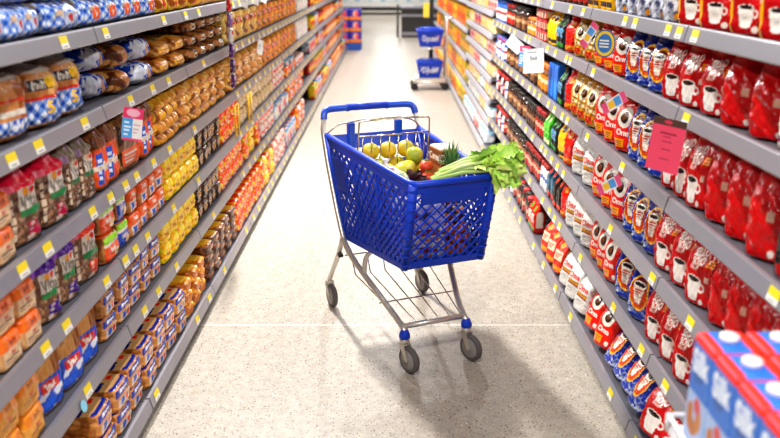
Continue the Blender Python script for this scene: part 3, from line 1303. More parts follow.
def shelf_meshes(L, pale, base):
    key = (round(L, 3), pale, base)
    if key not in _shelf_cache:
        a = MB()
        a.box((.002, .0, -.022), (L - .002, DEPTH, 0))
        a.box((.002, DEPTH - .01, 0), (L - .002, DEPTH, .03))
        b = MB()
        e = .004
        # leaning price channel with rolled edges (local: x along the shelf, -y to the aisle)
        b.prism([(0, 0)], 'z', 0, 0) if False else None
        vs, fs = [], []
        prof = [(0, .012), (-.012, .012), (-.014, .008), (-.024, -.034), (-.022, -.038), (-.01, -.038), (0, -.02)]
        for x in (e, L - e):
            vs += [(x, p[0], p[1]) for p in prof]
        n = len(prof)
        fs = [[i, n + i, n + (i + 1) % n, (i + 1) % n] for i in range(n)] + [list(range(n)), list(range(2 * n - 1, n - 1, -1))]
        b.add(vs, fs)
        _shelf_cache[key] = (a.mesh('shelf', M['shelf']), b.mesh('price_rail', M['railw' if pale else 'rail']))
    return _shelf_cache[key]


def bay(side, y0, L, rows, pale, label, tags_per):
    """one shelving bay; its local x runs along the aisle, local -y faces the aisle"""
    X = XL if side == 'left' else XR
    rz = PI / 2 if side == 'left' else -PI / 2
    yo = y0 if side == 'left' else y0 + L
    root = empty('shelving_bay', (X, yo, 0), rz)
    tag(root, label, 'shelving', 'shelving bays along the %s side of the aisle' % side)
    m_ = MB()
    m_.box((.001, DEPTH + .001, .0), (L - .001, DEPTH + .02, 1.9))
    m_.build('back_panel', M['back'], root)
    m_ = MB()
    m_.box((.001, -.03, 0), (L - .001, -.012, rows[-1] - .03))
    m_.box((.001, -.042, 0), (L - .001, -.03, .018))
    m_.build('kick_plate', M['kick'], root)
    for x in (.006, L - .03):
        m_ = MB()
        m_.box((x, DEPTH - .035, .12), (x + .024, DEPTH - .004, 1.73))
        m_.build('upright', M['shelf'], root)
    s = link('shelf', shelf_meshes(L, pale, False)[0], root)
    s.location = (0, .05, 1.76)  # upper shelf out of view, put in to shade the rows below
    for k, z in enumerate(rows):
        base = k == len(rows) - 1
        sm, rm = shelf_meshes(L, pale, base)
        s = link('shelf', sm, root)
        off = -.05 if base else 0
        s.location = (0, off, z)
        link('price_rail', rm, s)
        for t in tags_per(k):
            g = link('price_tag', TAG, s)
            x = (t - y0) if side == 'left' else (y0 + L - t)
            if .03 < x < L - .03:
                g.location = (x, -.0238, -.031)
                g.rotation_euler = (-.235, 0, 0)
            else:
                bpy.data.objects.remove(g)
    return root


# tags measured along each lip (picture columns), the rest spread with a regular rhythm
TAGS_L = {0: [63, 105, 163, 185, 198], 1: [11, 38, 84, 106, 130, 152, 168, 186, 203], 2: [22, 47, 92, 110, 125, 136, 153, 169, 194], 3: [45, 66, 106, 125, 135, 147, 173, 198],
          4: [87, 130, 144, 158, 176, 213], 5: [156, 197, 209, 224, 246]}
TAGS_R = {0: [626, 636, 669, 680, 696, 553, 571, 584], 1: [594, 571, 567, 556, 548, 530, 526, 515, 687], 2: [775, 623, 588, 568, 563, 555, 549, 540, 535, 530], 3: [774, 653, 691, 611, 564, 558, 552, 546, 542],
          4: [642, 666, 614, 581, 560, 555, 550, 543], 5: [611, 637, 571, 561, 556, 544, 534]}


def tags_for(side, y0, L, rows):
    X = (abs(XL) if side == 'left' else XR) - .015
    src = TAGS_L if side == 'left' else TAGS_R
    rnd = random.Random(int(y0 * 100) + len(side))

    def f(k):
        out = []
        for px in src.get(k, []):
            y = depth_at(px, X - (.05 if k == 5 else 0), rows[min(k, len(rows) - 1)] - .02)
            if y0 < y < y0 + L:
                out.append(y)
        if y0 > 4.2 and y0 < 9.2 and len(out) < 3:
            out += [y0 + L * (i + .3 + .4 * rnd.random()) / 5 for i in range(5)]
        out.sort()
        keep = []
        for y in out:
            if not keep or y - keep[-1] > .06:
                keep.append(y)
        return keep
    return f


LBAYS = [(.38 + 1.1 * i, 1.1) for i in range(15)]
RBAYS = [(.1 + 1.167 * i, 1.167) for i in range(14)]
ROWS_RP = [1.49, 1.29, 1.09, .9, .7, .5, .3, .085]
ROWS_RJ = [1.30, .97, .64, .31, .085]
bayname = ['nearest'] + numw[2:]


def right_rows(y):
    return ROWS_R if y < 7.05 else (ROWS_RP if y < 9.35 else ROWS_RJ)


for i, (y, L) in enumerate(LBAYS):
    bay('left', y, L - .003, ROWS_L, False, '%s grey shelving bay from the camera on the left side of the aisle' % bayname[i], tags_for('left', y, L, ROWS_L))
for i, (y, L) in enumerate(RBAYS):
    rw = right_rows(y + .1)
    lb = '%s %s shelving bay from the camera on the right side of the aisle' % (bayname[i], 'grey' if rw is ROWS_R else 'pale')
    bay('right', y, L - .003, rw, rw is not ROWS_R, lb, tags_for('right', y, L, rw) if rw is ROWS_R else (lambda k: []))

# ------------------------------------------------------------------ stocking
PLACED = []


def place(key, side, row, Y, zshelf, pitch, tier=0, ntier=1, lean=0., jit=1., setback=.006, rows=6, zoff=0., hs=1., yaw=0.):
    k = KIND[key]
    me, kids = proto(key)
    o = link(k['name'], me)
    for nm, cm in kids:
        link(nm, cm, o)
    sx = min(max(pitch * (.915 if side == 'left' else .94 if yaw == 0 else .91) * math.cos(R(yaw)) / k['w'], .6), 1.3 if not yaw else 1.08)
    if k['mat'] == 'jar':
        sx = min(sx, 1.0)
        sy = sx
    else:
        sy = 1.
    sz = hs * (1 + .02 * jit * random.uniform(-1, 1))
    o.scale = (sx, sy, sz)
    rz = (PI / 2 if side == 'left' else -PI / 2) + k['turn'] + R(random.uniform(-3.5, 3.5) * jit * (1.5 if side == 'left' and ntier == 1 else 1)) + R(yaw) * (-1 if side == 'left' else 1)
    fb = .05 if row == rows - 1 else 0
    X = (abs(XL) if side == 'left' else XR) + setback - fb + k['d'] * sy / 2 + random.uniform(0, .012) * jit + (.02 if lean else 0) + .26 * k['w'] * sx * math.sin(R(yaw))
    if side == 'left':
        X = -X
    lift = k['d'] / 2 * math.sin(lean)
    z = zshelf + .001 + tier * (k['h'] * sz + .0005) + lift + zoff
    o.location = (X, Y, z)
    al = lean if k['turn'] else -lean
    o.rotation_euler = (al, 0, rz)
    PLACED.append((o, key, side, row, Y, tier, ntier, rows))
    return o


def run(side, row, a, b, key, n, tiers=1, px=True, lean=0., rows=None, hs=1., setback=.006, alt=None, zoff=0., yaw=0.):
    """n packs side by side between picture columns a (near) and b (far), or distances when px is False"""
    rw = rows or (ROWS_L if side == 'left' else ROWS_R)
    z = rw[row]
    X = (abs(XL) if side == 'left' else XR) + setback - (.05 if row == len(rw) - 1 else 0)
    if px:
        a, b = depth_at(a, X, z + .05), depth_at(b, X, z + .05)
    pitch = (b - a) / n
    for i in range(n):
        kk = key if alt is None else (key, alt)[i % 2]
        for t in range(tiers):
            place(kk, side, row, a + pitch * (i + .5), z, pitch, t, tiers, lean, rows=len(rw), hs=hs, setback=setback, zoff=zoff, yaw=yaw)


L_, R_ = 'left', 'right'
# left, top
run(L_, 0, -40, 48, 'roll', 4, 2)
run(L_, 0, 50, 90, 'roll', 1, 2)
run(L_, 0, 91, 158, 'rollo', 5, 2)
run(L_, 0, 160, 200, 'yroll', 4, 2)
run(L_, 0, 200, 262, 'tanloaf', 12, 2)
# left, second
run(L_, 1, -60, 10, 'striploaf', 1, yaw=12, hs=.92)
run(L_, 1, 11, 40, 'striploaf', 1, yaw=12, hs=.92)
run(L_, 1, 41, 92, 'checkloaf', 2, yaw=14, hs=.88)
run(L_, 1, 96, 114, 'bluewrap', 1, 2, setback=.05)
run(L_, 1, 121, 135, 'bunpack', 1, 2)
run(L_, 1, 141, 157, 'bluewrap', 1, 2)
run(L_, 1, 160, 190, 'tanloaf', 2, 2, hs=.9)
run(L_, 1, 191, 226, 'darkloaf', 4, 3)
run(L_, 1, 229, 258, 'bunpale', 4)
run(L_, 1, 258, 297, 'bunorange', 9)
run(L_, 1, 298, 309, 'whitepaper', 4)
# left, third
run(L_, 2, -50, 22, 'tanorange', 3, 2, hs=.95)
run(L_, 2, 23, 74, 'grainpink', 2, yaw=14, hs=.96)
run(L_, 2, 75, 100, 'grainwhite', 2, yaw=10, hs=.96)
run(L_, 2, 101, 122, 'orangeblue', 2)
run(L_, 2, 123, 143, 'clearbrown', 1)
run(L_, 2, 144, 158, 'orangeblue', 2)
run(L_, 2, 159, 180, 'bunyellow', 3)
run(L_, 2, 181, 226, 'bunbag', 5)
run(L_, 2, 230, 262, 'bunbag', 5)
run(L_, 2, 263, 297, 'bunorange', 9)
run(L_, 2, 298, 309, 'whitepaper', 4)
# left, fourth
run(L_, 3, -50, 44, 'tanorange', 4, 2, hs=.95)
run(L_, 3, 45, 84, 'grainpurple', 2, yaw=14, hs=.94)
run(L_, 3, 85, 105, 'grainred', 1, yaw=12, hs=.94)
run(L_, 3, 107, 122, 'greenlabel', 1, 2)
run(L_, 3, 123, 133, 'greenblue', 1, 2)
run(L_, 3, 134, 168, 'orangewhite', 4, 2, hs=.95)
run(L_, 3, 169, 199, 'yellow', 5, 2, hs=.95)
run(L_, 3, 200, 222, 'browndark', 5, 2)
run(L_, 3, 223, 240, 'redorange', 5, 2)
run(L_, 3, 241, 274, 'beige', 10, 2)
run(L_, 3, 275, 286, 'whitepink', 4, 2)
run(L_, 3, 287, 296, 'redorange', 5, 1, alt='f_white')
run(L_, 3, 297, 304, 'whitepink', 4, 1)
# left, fifth
run(L_, 4, -50, 48, 'tanyellow', 4, 2)
run(L_, 4, 50, 104, 'bluefilm', 3, yaw=10)
run(L_, 4, 107, 164, 'navytoast', 5, 2, hs=.84, setback=.012)
run(L_, 4, 166, 199, 'yellow', 5, 2, hs=.9, setback=.015)
run(L_, 4, 201, 222, 'browndark', 5, 2, hs=.95)
run(L_, 4, 223, 244, 'redorange', 6, 2)
run(L_, 4, 245, 262, 'redorange', 3, 2, alt='yellow')
run(L_, 4, 263, 275, 'whitepink', 4, 2)
run(L_, 4, 276, 289, 'f_paleblue', 5, 1, alt='f_white', hs=.95)
run(L_, 4, 290, 304, 'redorange', 7, 2, alt='whitepink')
# left, bottom
run(L_, 5, 10, 102, 'clearloaf', 3, setback=.012)
run(L_, 5, 104, 188, 'navytoast', 7, 2, hs=.88, setback=.008)
run(L_, 5, 189, 209, 'amberlong', 3, 3, setback=.008)
run(L_, 5, 210, 238, 'brownlong', 5, 4, setback=.008)
run(L_, 5, 239, 262, 'redorange', 7, 2)
run(L_, 5, 263, 275, 'redorange', 4, 2, alt='yellow')
run(L_, 5, 276, 287, 'whitepink', 4, 2)
run(L_, 5, 288, 297, 'f_white', 4, 1)
run(L_, 5, 298, 306, 'redorange', 4, 2, alt='whitepink')
# left, beyond the white post
FARL = ['f_redblack', 'f_orange', 'f_yellowgreen', 'f_orange', 'f_white', 'f_redblack']
for r in range(1, 6):
    rnd = random.Random(50 + r)
    y = 9.95 if r < 3 else 9.72
    j = r
    while y < 16.7:
        key = ['f_redblack', 'f_yellowgreen', 'f_orange', 'f_orange', 'f_white', 'f_redblack', 'f_orange'][(j * 3 + r) % 7]
        if y < 10.6:
            key = ['f_white', 'f_redblack', 'f_yellowgreen'][j % 3]
        n = rnd.choice((3, 4, 5))
        n = min(n, int((16.8 - y) / .16))
        if n < 1:
            break
        run(L_, r, y, y + n * .16, key, n, 1, px=False, hs=1.1)
        y += n * .16
        j += 1

# right, top
Yw = 26
run(R_, 0, 830, 673, 'sellogold', 5, yaw=Yw)
run(R_, 0, 671, 612, 'silver', 5, yaw=Yw)
run(R_, 0, 611, 586, 'yellowbag', 4)
run(R_, 0, 585, 548, 'jarred', 8)
# right, second
run(R_, 1, 830, 768, 'mixpack', 2, yaw=12, hs=.86)
run(R_, 1, 766, 711, 'sellob', 2, yaw=34, hs=.9)
run(R_, 1, 710, 658, 'sello', 3, yaw=30, hs=.9)
run(R_, 1, 656, 622, 'oval', 3, yaw=Yw, hs=.9)
run(R_, 1, 621, 591, 'oma', 3, yaw=Yw, hs=.88)
run(R_, 1, 590, 569, 'gold', 2, yaw=Yw, hs=.9)
run(R_, 1, 568, 562, 'redslim', 1, hs=.9, yaw=20)
run(R_, 1, 561, 554, 'blackgreen', 2, hs=.9)
run(R_, 1, 553, 545, 'yellowbag', 2, hs=.93, yaw=15)
run(R_, 1, 544, 534, 'redbox', 3, 3, hs=.95)
run(R_, 1, 533, 526, 'jarorange', 3)
run(R_, 1, 525, 513, 'jardark', 5, alt='jartan')
run(R_, 1, 512, 505, 'jarred', 4)
run(R_, 1, 504, 495, 'tinblue', 5)
# right, third
run(R_, 2, 840, 764, 'darkbag', 2, yaw=34, hs=.95, setback=.01)
run(R_, 2, 762, 694, 'sellob', 3, yaw=34, hs=1.08)
run(R_, 2, 692, 655, 'sello', 3, yaw=28, hs=1.06)
run(R_, 2, 653, 622, 'oval', 3, yaw=Yw, hs=1.04)
run(R_, 2, 621, 590, 'oma', 3, yaw=Yw, hs=1.04)
run(R_, 2, 589, 568, 'gold', 3, yaw=Yw, hs=1.04)
run(R_, 2, 567, 562, 'redslim', 1, yaw=20)
run(R_, 2, 561, 556, 'blackgreen', 2)
run(R_, 2, 555, 546, 'bluebox', 2)
run(R_, 2, 545, 535, 'jarorange', 4, 1, hs=1.4)
run(R_, 2, 534, 505, 'jardark', 12, alt='jartan')
run(R_, 2, 504, 495, 'tinblue', 5, alt='jarwhite')
# right, fourth
run(R_, 3, 850, 780, 'darkbag', 2, yaw=30)
run(R_, 3, 778, 698, 'sellob', 4, yaw=34, hs=1.02)
run(R_, 3, 696, 650, 'sello', 3, yaw=28, hs=1.02)
run(R_, 3, 648, 618, 'oval', 3, yaw=Yw, hs=1.02)
run(R_, 3, 617, 588, 'oma', 3, yaw=Yw, hs=1.02)
run(R_, 3, 587, 567, 'whitebag', 2, yaw=Yw, hs=1.02)
run(R_, 3, 566, 561, 'redslim', 1, yaw=20)
run(R_, 3, 560, 555, 'yellowbag', 1, yaw=15)
run(R_, 3, 554, 549, 'blackgreen', 2)
run(R_, 3, 548, 543, 'greenpack', 2)
run(R_, 3, 542, 534, 'jarred', 4)
run(R_, 3, 533, 524, 'jardark', 5)
run(R_, 3, 523, 506, 'jartan', 8, alt='jardark')
run(R_, 3, 505, 495, 'jarwhite', 5, alt='jarred')
# right, fifth
run(R_, 4, 800, 684, 'sellob', 5, yaw=32, hs=1.02)
run(R_, 4, 682, 640, 'sello', 3, yaw=28, hs=1.02)
run(R_, 4, 638, 610, 'oval', 2, yaw=Yw, hs=1.03)
run(R_, 4, 608, 586, 'oma', 3, yaw=Yw, hs=1.03)
run(R_, 4, 585, 564, 'whitebag', 3, yaw=Yw, hs=1.03)
run(R_, 4, 563, 559, 'redslim', 1, yaw=20)
run(R_, 4, 558, 552, 'blackred', 2)
run(R_, 4, 551, 545, 'tealbag', 2)
run(R_, 4, 544, 538, 'jarwhite', 3)
run(R_, 4, 537, 524, 'jarred', 7)
run(R_, 4, 523, 505, 'jartan', 9, alt='jardark')
run(R_, 4, 504, 495, 'jarred', 5, alt='jarwhite')
# right, bottom: bags lean back on the deck
ln = R(20)
run(R_, 5, 790, 692, 'sello', 3, lean=ln, hs=.93, setback=-.035, yaw=14)
run(R_, 5, 690, 626, 'sello', 3, lean=ln, hs=.93, setback=-.035, yaw=18)
run(R_, 5, 624, 594, 'oval', 4, lean=R(32), hs=.93, setback=-.035)
run(R_, 5, 592, 573, 'oma', 2, lean=ln, hs=.93, setback=-.035, yaw=18)
run(R_, 5, 572, 551, 'whitebag', 3, lean=R(16), hs=.95, setback=-.035, yaw=16)
run(R_, 5, 550, 534, 'orangebag', 3, lean=R(10), hs=.95, setback=-.035, yaw=16)
run(R_, 5, 533, 528, 'redgreen', 2, hs=.95)
run(R_, 5, 527, 512, 'jarred', 7, alt='jardark')
run(R_, 5, 511, 497, 'jarwhite', 7, alt='jarred')
# right, pale bays: boxes, then drink pouches
for r in range(1, 8):
    keys = [['f_pastel', 'f_pink', 'f_cream'], ['f_white', 'f_pastel', 'f_cream'], ['f_pink', 'f_pastel', 'f_cream'], ['f_paleblue', 'f_pastel', 'f_pink'], ['f_cream', 'f_paleblue', 'f_pastel'], ['f_paleblue', 'f_paleblue', 'f_pastel'], ['f_pink', 'f_paleblue', 'f_paleblue']][r - 1]
    y = 7.12
    for i in range(4):
        n = 4
        run(R_, r, y, y + n * .14, keys[(i * 2 + r) % 3], n, 1, px=False, rows=ROWS_RP, hs=.88)
        y += n * .14
for r in range(0, 5):
    run(R_, r, 9.46, 9.9, 'f_juiceg', 3, 1, px=False, rows=ROWS_RJ, hs=.75 if r == 4 else 1.)
    y = 9.92
    j = r
    while y < 15.7:
        key = ['f_juicey', 'f_juice', 'f_juice', 'f_juicey', 'f_juice', 'f_juiceg'][(j * 2 + r // 2) % 6] if r < 3 else ['f_juicey', 'f_juicey', 'f_juice'][j % 3]
        run(R_, r, y, y + 4 * .17, key, 4, 1, px=False, rows=ROWS_RJ, hs=.75 if r == 4 else 1.)
        y += 4 * .17
        j += 1


def finish_labels():
    by = {}
    for e in PLACED:
        by.setdefault((e[2], e[3], e[7], KIND[e[1]]['desc']), []).append(e)
    for (side, row, rows, desc), es in by.items():
        name = ('bottom' if row == rows - 1 else NAMES[row] if row < 5 else numw[row + 1])
        es.sort(key=lambda e: (e[4], e[5]))
        pos = {}
        for e in es:
            pos.setdefault(round(e[4], 4), len(pos) + 1)
        grp = '%s items on the %s %s shelf' % (desc, name, side)
        for o, key, sd, rw, Y, tier, nt, _ in es:
            o['category'] = KIND[key]['cat']
            o['group'] = grp
            if Y > 9.2:
                pale = rows != 6
                o['label'] = '%s in the blurred %s of the %s %s shelf' % (desc, 'far end', name, side)
                continue
            tt = ''
            if nt == 2:
                tt = ', upper tier' if tier else ', lower tier'
            elif nt > 2:
                tt = ', %s tier up' % numw[tier + 1]
            w = '%s, %s from camera%s, %s %s shelf' % (desc, ordw(pos[round(Y, 4)]), tt, name, side)
            if rows == 8:
                w = '%s, %s from camera, pale %s %s shelf' % (desc, ordw(pos[round(Y, 4)]), name, side)
            o['label'] = w


finish_labels()
# ------------------------------------------------------------------ the shopping trolley
CART = empty('shopping_trolley', (.222, 3.024, 0), R(22))
tag(CART, 'blue plastic shopping trolley full of groceries standing in the aisle', 'shopping cart')
CM = Matrix.Translation((.222, 3.024, 0)) @ Matrix.Rotation(R(22), 4, 'Z')
# basket corners, trolley frame: x across, y towards the handle
FB, FT, RB, RT = (.176, .0, .476), (.18, -.09, .855), (.233, .58, .432), (.243, .81, .883)


def bil(q, s, t):
    a, b, c, d = [Vector(p) for p in q]
    return (a * (1 - s) + b * s) * (1 - t) + (d * (1 - s) + c * s) * t


def slab(mb, q, s0, s1, t0, t1, th):
    """solid plate inside the bilinear patch q between parameters"""
    P = [bil(q, s, t) for s, t in ((s0, t0), (s1, t0), (s1, t1), (s0, t1))]
    n = (P[1] - P[0]).cross(P[3] - P[0]).normalized() * th / 2
    vs = [p - n for p in P] + [p + n for p in P]
    mb.add(vs, [(3, 2, 1, 0), (4, 5, 6, 7), (0, 1, 5, 4), (1, 2, 6, 5), (2, 3, 7, 6), (3, 0, 4, 7)])


def bar(mb, a, b, wid, th, n):
    d = (b - a)
    if d.length < 1e-4:
        return
    side = d.cross(n).normalized() * wid / 2
    nn = n.normalized() * th / 2
    vs = [a - side - nn, a + side - nn, b + side - nn, b - side - nn, a - side + nn, a + side + nn, b + side + nn, b - side + nn]
    mb.add(vs, [(3, 2, 1, 0), (4, 5, 6, 7), (0, 1, 5, 4), (1, 2, 6, 5), (2, 3, 7, 6), (3, 0, 4, 7)])


def lattice(mb, q, W, Hh, step, wid, th, s0, s1, t0, t1, ang=1.0):
    """two families of diagonal bars clipped to a window of the patch"""
    n = (bil(q, 1, 0) - bil(q, 0, 0)).cross(bil(q, 0, 1) - bil(q, 0, 0)).normalized()
    x0, x1, y0, y1 = s0 * W, s1 * W, t0 * Hh, t1 * Hh
    for fam in (1, -1):
        k = ang * fam
        c = -abs(k) * W - Hh
        while c < Hh + abs(k) * W * 1.01 + Hh:
            # y = k x + c
            pts = []
            for x in (x0, x1):
                y = k * x + c
                if y0 <= y <= y1:
                    pts.append((x, y))
            for y in (y0, y1):
                x = (y - c) / k
                if x0 < x < x1:
                    pts.append((x, y))
            if len(pts) >= 2:
                pts.sort()
                a, b = pts[0], pts[-1]
                off = n * (.0012 * fam)
                bar(mb, bil(q, a[0] / W, a[1] / Hh) + off, bil(q, b[0] / W, b[1] / Hh) + off, wid, th, n)
            c += step * math.sqrt(1 + k * k)


def panel(name, q, W, Hh, parent, step=.034, extra=None, band_t=.14, band_b=.06, es=.045, wid=.0075):
    mb = MB()
    lattice(mb, q, W, Hh, step, wid, .006, es, 1 - es, band_b, 1 - band_t)
    slab(mb, q, 0, 1, 1 - band_t, 1, .01)
    slab(mb, q, 0, 1, 0, band_b, .01)
    slab(mb, q, 0, es, band_b, 1 - band_t, .01)
    slab(mb, q, 1 - es, 1, band_b, 1 - band_t, .01)
    if extra:
        extra(mb, q)
    return mb.build(name, M['blue'], parent)


sg = lambda p, s: (p[0] * s, p[1], p[2])
basket = MB()
# corner posts and rim
for s in (-1, 1):
    basket.tube([sg(FB, s), sg(FT, s)], .017, 8)
    basket.tube([sg(RB, s), sg(RT, s)], .014, 8)
    for k in range(9):
        t = (k + .5) / 9
        p = Vector(sg(FB, s)).lerp(Vector(sg(FT, s)), t)
        basket.lathe([(.0195, -.003), (.0195, .003)], 12, mtx=Matrix.Translation(p), smooth=False)
rim = [sg(RT, -1), sg(FT, -1), sg(FT, 1), sg(RT, 1)]
basket.tube([Vector(p) + Vector((0, 0, .003)) for p in [rim[0], Vector(rim[0]).lerp(Vector(rim[1]), .5), Vector(rim[0]).lerp(Vector(rim[1]), .97), Vector(rim[1]).lerp(Vector(rim[2]), .05),
             Vector(rim[1]).lerp(Vector(rim[2]), .5), Vector(rim[1]).lerp(Vector(rim[2]), .95), Vector(rim[2]).lerp(Vector(rim[3]), .03), Vector(rim[2]).lerp(Vector(rim[3]), .5), rim[3]]], .0135, 8)
# floor of the basket
qb = [sg(FB, -1), sg(FB, 1), sg(RB, 1), sg(RB, -1)]
BK = basket.build('basket', M['blue'], CART)
BK['label'] = 'blue lattice basket'
bm_ = MB()
slab(bm_, qb, 0, 1, 0, .06, .012)
slab(bm_, qb, 0, 1, .94, 1, .012)
for i in range(13):
    s = i / 12
    bar(bm_, bil(qb, s, 0), bil(qb, s, 1), .012, .008, Vector((0, 0, 1)))
for i in range(1, 20):
    bar(bm_, bil(qb, 0, i / 20), bil(qb, 1, i / 20), .01, .006, Vector((0, 0, 1)))
bm_.build('basket_floor', M['blue'], BK)


def side_extra(mb, q):
    # solid plate near the handle and upright ribs
    slab(mb, q, .05, .2, .5, .82, .011)
    for s in (.33, .62):
        slab(mb, q, s, s + .02, .05, .9, .012)


def front_extra(mb, q):
    slab(mb, q, .12, .88, .77, .9, .013)


panel('side_panel', [sg(RB, -1), sg(FB, -1), sg(FT, -1), sg(RT, -1)], .75, .42, BK, .037, side_extra, .1, .05, .03, .0135)
panel('side_panel', [sg(FB, 1), sg(RB, 1), sg(RT, 1), sg(FT, 1)], .75, .42, BK, .037, None, .1, .05, .03, .0135)
panel('front_panel', [sg(FB, -1), sg(FB, 1), sg(FT, 1), sg(FT, -1)], .374, .39, BK, .034, front_extra, .1, .07, .06)
# rear gate: solid rail, open middle, lattice at both ends
gate = MB()
qr = [sg(RB, -1), sg(RB, 1), sg(RT, 1), sg(RT, -1)]
slab(gate, qr, 0, 1, .86, 1, .012)
slab(gate, qr, 0, 1, 0, .1, .012)
slab(gate, qr, .2, .8, .66, .72, .01)
lattice(gate, qr, .49, .5, .04, .008, .006, .03, .2, .1, .86)
lattice(gate, qr, .49, .5, .04, .008, .006, .8, .97, .1, .86)
lattice(gate, qr, .49, .5, .04, .008, .006, .2, .8, .1, .66)
gt = gate.build('rear_gate', M['blue'], BK)
for x in (-.125, .125):
    mb = MB()
    mb.box((x - .017, .775, .82), (x + .017, .812, .945), bev=.005)
    mb.build('hinge_clip', M['handle'], BK)

# tubular frame
fx = lambda s: -.016 + .148 * s
for s in (-1, 1):
    mb = MB()
    j = (.25 * s, .57, .425)
    mb.tube([(.244 * s + .008, .873, .955), (.252 * s, .845, .915), (.257 * s, .82, .885), (.257 * s, .73, .70), j, (.243 * s, .5, .395)], .0115, 10, smooth_path=2)
    mb.build('rear_tube', M['steel'], CART)
    mb = MB()
    mb.tube([(.25 * s, .565, .432), (.245 * s, .47, .372), (fx(s) + .012 * s, .13, .225), (fx(s), .04, .195), (fx(s), .02, .178), (fx(s), .02, .15)], .0135, 10, smooth_path=2)
    mb.build('leg', M['steel'], CART)
    mb = MB()
    mb.tube([(.25 * s, .575, .432), (.252 * s, .66, .30), (.252 * s, .79, .15), (.252 * s, .81, .128)], .0125, 10, smooth_path=1)
    mb.build('leg', M['steel'], CART)
    mb = MB()
    mb.tube([(.17 * s, .33, .462), (.19 * s, .36, .43), (.212 * s, .37, .40), (.219 * s, .365, .33)], .011, 10, smooth_path=2)
    mb.build('basket_stay', M['steel'], CART)
mb = MB()
mb.tube([(fx(-1), .04, .195), (fx(1), .04, .195)], .0115, 10)
mb.build('cross_bar', M['steel'], CART)
rack = MB()
rack.tube([(-.262, .6, .34), (-.225, .6, .335), (.225, .6, .335), (.262, .6, .34)], .0045, 6)
rack.tube([(-.19, .25, .222), (.19, .25, .222)], .0035, 6)
rack.tube([(fx(-1), .05, .2), (fx(1), .05, .2)], .0035, 6)
for i in range(6):
    x0, x1 = -.2 + .08 * i, -.152 + .054 * i
    rack.tube([(x0, .6, .335), (x0 * .97, .56, .245), (x1, .05, .2)], .0032, 6)
rack.build('bottom_rack', M['wire'], CART)
mb = MB()
mb.box((-.266, .588, .332), (-.245, .614, .35))
mb.build('rack_stop', M['black'], CART)

# handle
mb = MB()
hp = [(-.238, .872, .952), (-.232, .884, .985), (-.217, .892, .995), (-.18, .896, .998), (0, .898, .998), (.18, .896, .998), (.217, .892, .995), (.232, .884, .985), (.238, .872, .952)]
hp = [(q[0] * 1.03 + .008, q[1], q[2]) for q in hp]
mb.tube(hp, .0165, 12, smooth_path=2)
hd = mb.build('handle', M['handle'], CART)
hd['label'] = 'blue plastic push handle'
mb = MB()
for x in (-.105, .105):
    mb.tube([(x - .006, .898, .998), (x + .006, .898, .998)], .0195, 12)
mb.tube([(-.1, .896, 1.0), (.1, .896, 1.0)], .0178, 12, color=(.1, .2, .6))
mb.build('grip_sleeve', M['blue'], hd)

# folding wire seat
seat = MB()
fr = [(-.178, .562, .728), (-.178, .532, .985), (-.165, .53, 1.0), (.165, .53, 1.0), (.178, .532, .985), (.178, .562, .728)]
seat.tube(fr, .0042, 8, smooth_path=1)
seat.tube([(-.178, .539, .925), (.178, .539, .925)], .0035, 8)
seat.tube([(-.178, .562, .728), (.178, .562, .728)], .0035, 8)
for i in range(8):
    x = -.178 + .356 * (i + .5) / 8 * 1.0
    seat.tube([(x, .539, .925), (x * .98, .562, .728)], .0026, 6)
st_ = seat.build('child_seat', M['wire'], CART)
st_['label'] = 'folding wire child seat'
mb = MB()
mb.tube([(-.25, .80, .89), (-.2, .78, .94), (-.125, .76, .955), (-.08, .64, .985), (.08, .64, .985), (.125, .76, .955), (.2, .78, .94), (.25, .80, .89)], .0038, 8, smooth_path=2)
mb.build('seat_hanger', M['wire'], st_)


def caster(name, x, y, ztop, yaw, capcol=None):
    root = bpy.data.objects.new(name, None)
    COL.objects.link(root)
    root.parent = CART
    root.location = (x, y, 0)
    root.rotation_euler = (0, 0, yaw)
    # local: wheel trails along -y... axle along x
    r, off = .0615, -.034
    mb = MB()
    prof = []
    for i in range(13):
        a = -PI / 2 + PI * i / 12
        prof.append((r - .009 + .009 * math.cos(a), .0135 * math.sin(a)))
    rot = Matrix.Translation((0, off, r)) @ Matrix.Rotation(PI / 2, 4, 'Y')
    inner = [(.043, -.0125)] + prof + [(.043, .0125)]
    mb.lathe(inner, 30, mtx=rot)
    w = mb.build('wheel', M['tyre'], root)
    mb = MB()
    mb.lathe([(.001, -.0105), (.012, -.0165), (.014, -.0145), (.041, -.0135), (.0445, -.0128), (.0445, .0128), (.041, .0135), (.014, .0145), (.012, .0165), (.001, .0105)], 30, mtx=rot)
    mb.build('wheel_disc', M['hub'], w)
    mb = MB()
    for s in (-1, 1):
        pl = [(.016, ztop - .035), (-.016, ztop - .035), (off - .012, r + .004), (off - .004, r - .01), (off + .008, r - .008)]
        vs = [(s * .0175, p[0], p[1]) for p in pl] + [(s * .0205, p[0], p[1]) for p in pl]
        n = len(pl)
        mb.add(vs, [[i, (i + 1) % n, n + (i + 1) % n, n + i] for i in range(n)] + [list(range(n))[::-1], list(range(n, 2 * n))])
    mb.box((-.0205, -.017, ztop - .04), (.0205, .017, ztop - .032))
    mb.tube([(-.023, off, r), (.023, off, r)], .006, 8)
    mb.lathe([(.02, ztop - .034), (.022, ztop - .03), (.022, ztop - .018), (.018, ztop - .014)], 16)
    mb.build('fork', M['caster'], root)
    if capcol:
        mb = MB()
        mb.lathe([(.019, ztop - .016), (.024, ztop - .012), (.024, ztop + .004), (.017, ztop + .02), (.0145, ztop + .024)], 18)
        mb.build('caster_cap', M['blue'], root)
    return root


caster('caster', fx(-1), .02, .165, R(15), True)
caster('caster', fx(1), .02, .165, R(18), True)
caster('caster', -.252, .80, .15, R(2))
caster('caster', .252, .80, .15, R(6))


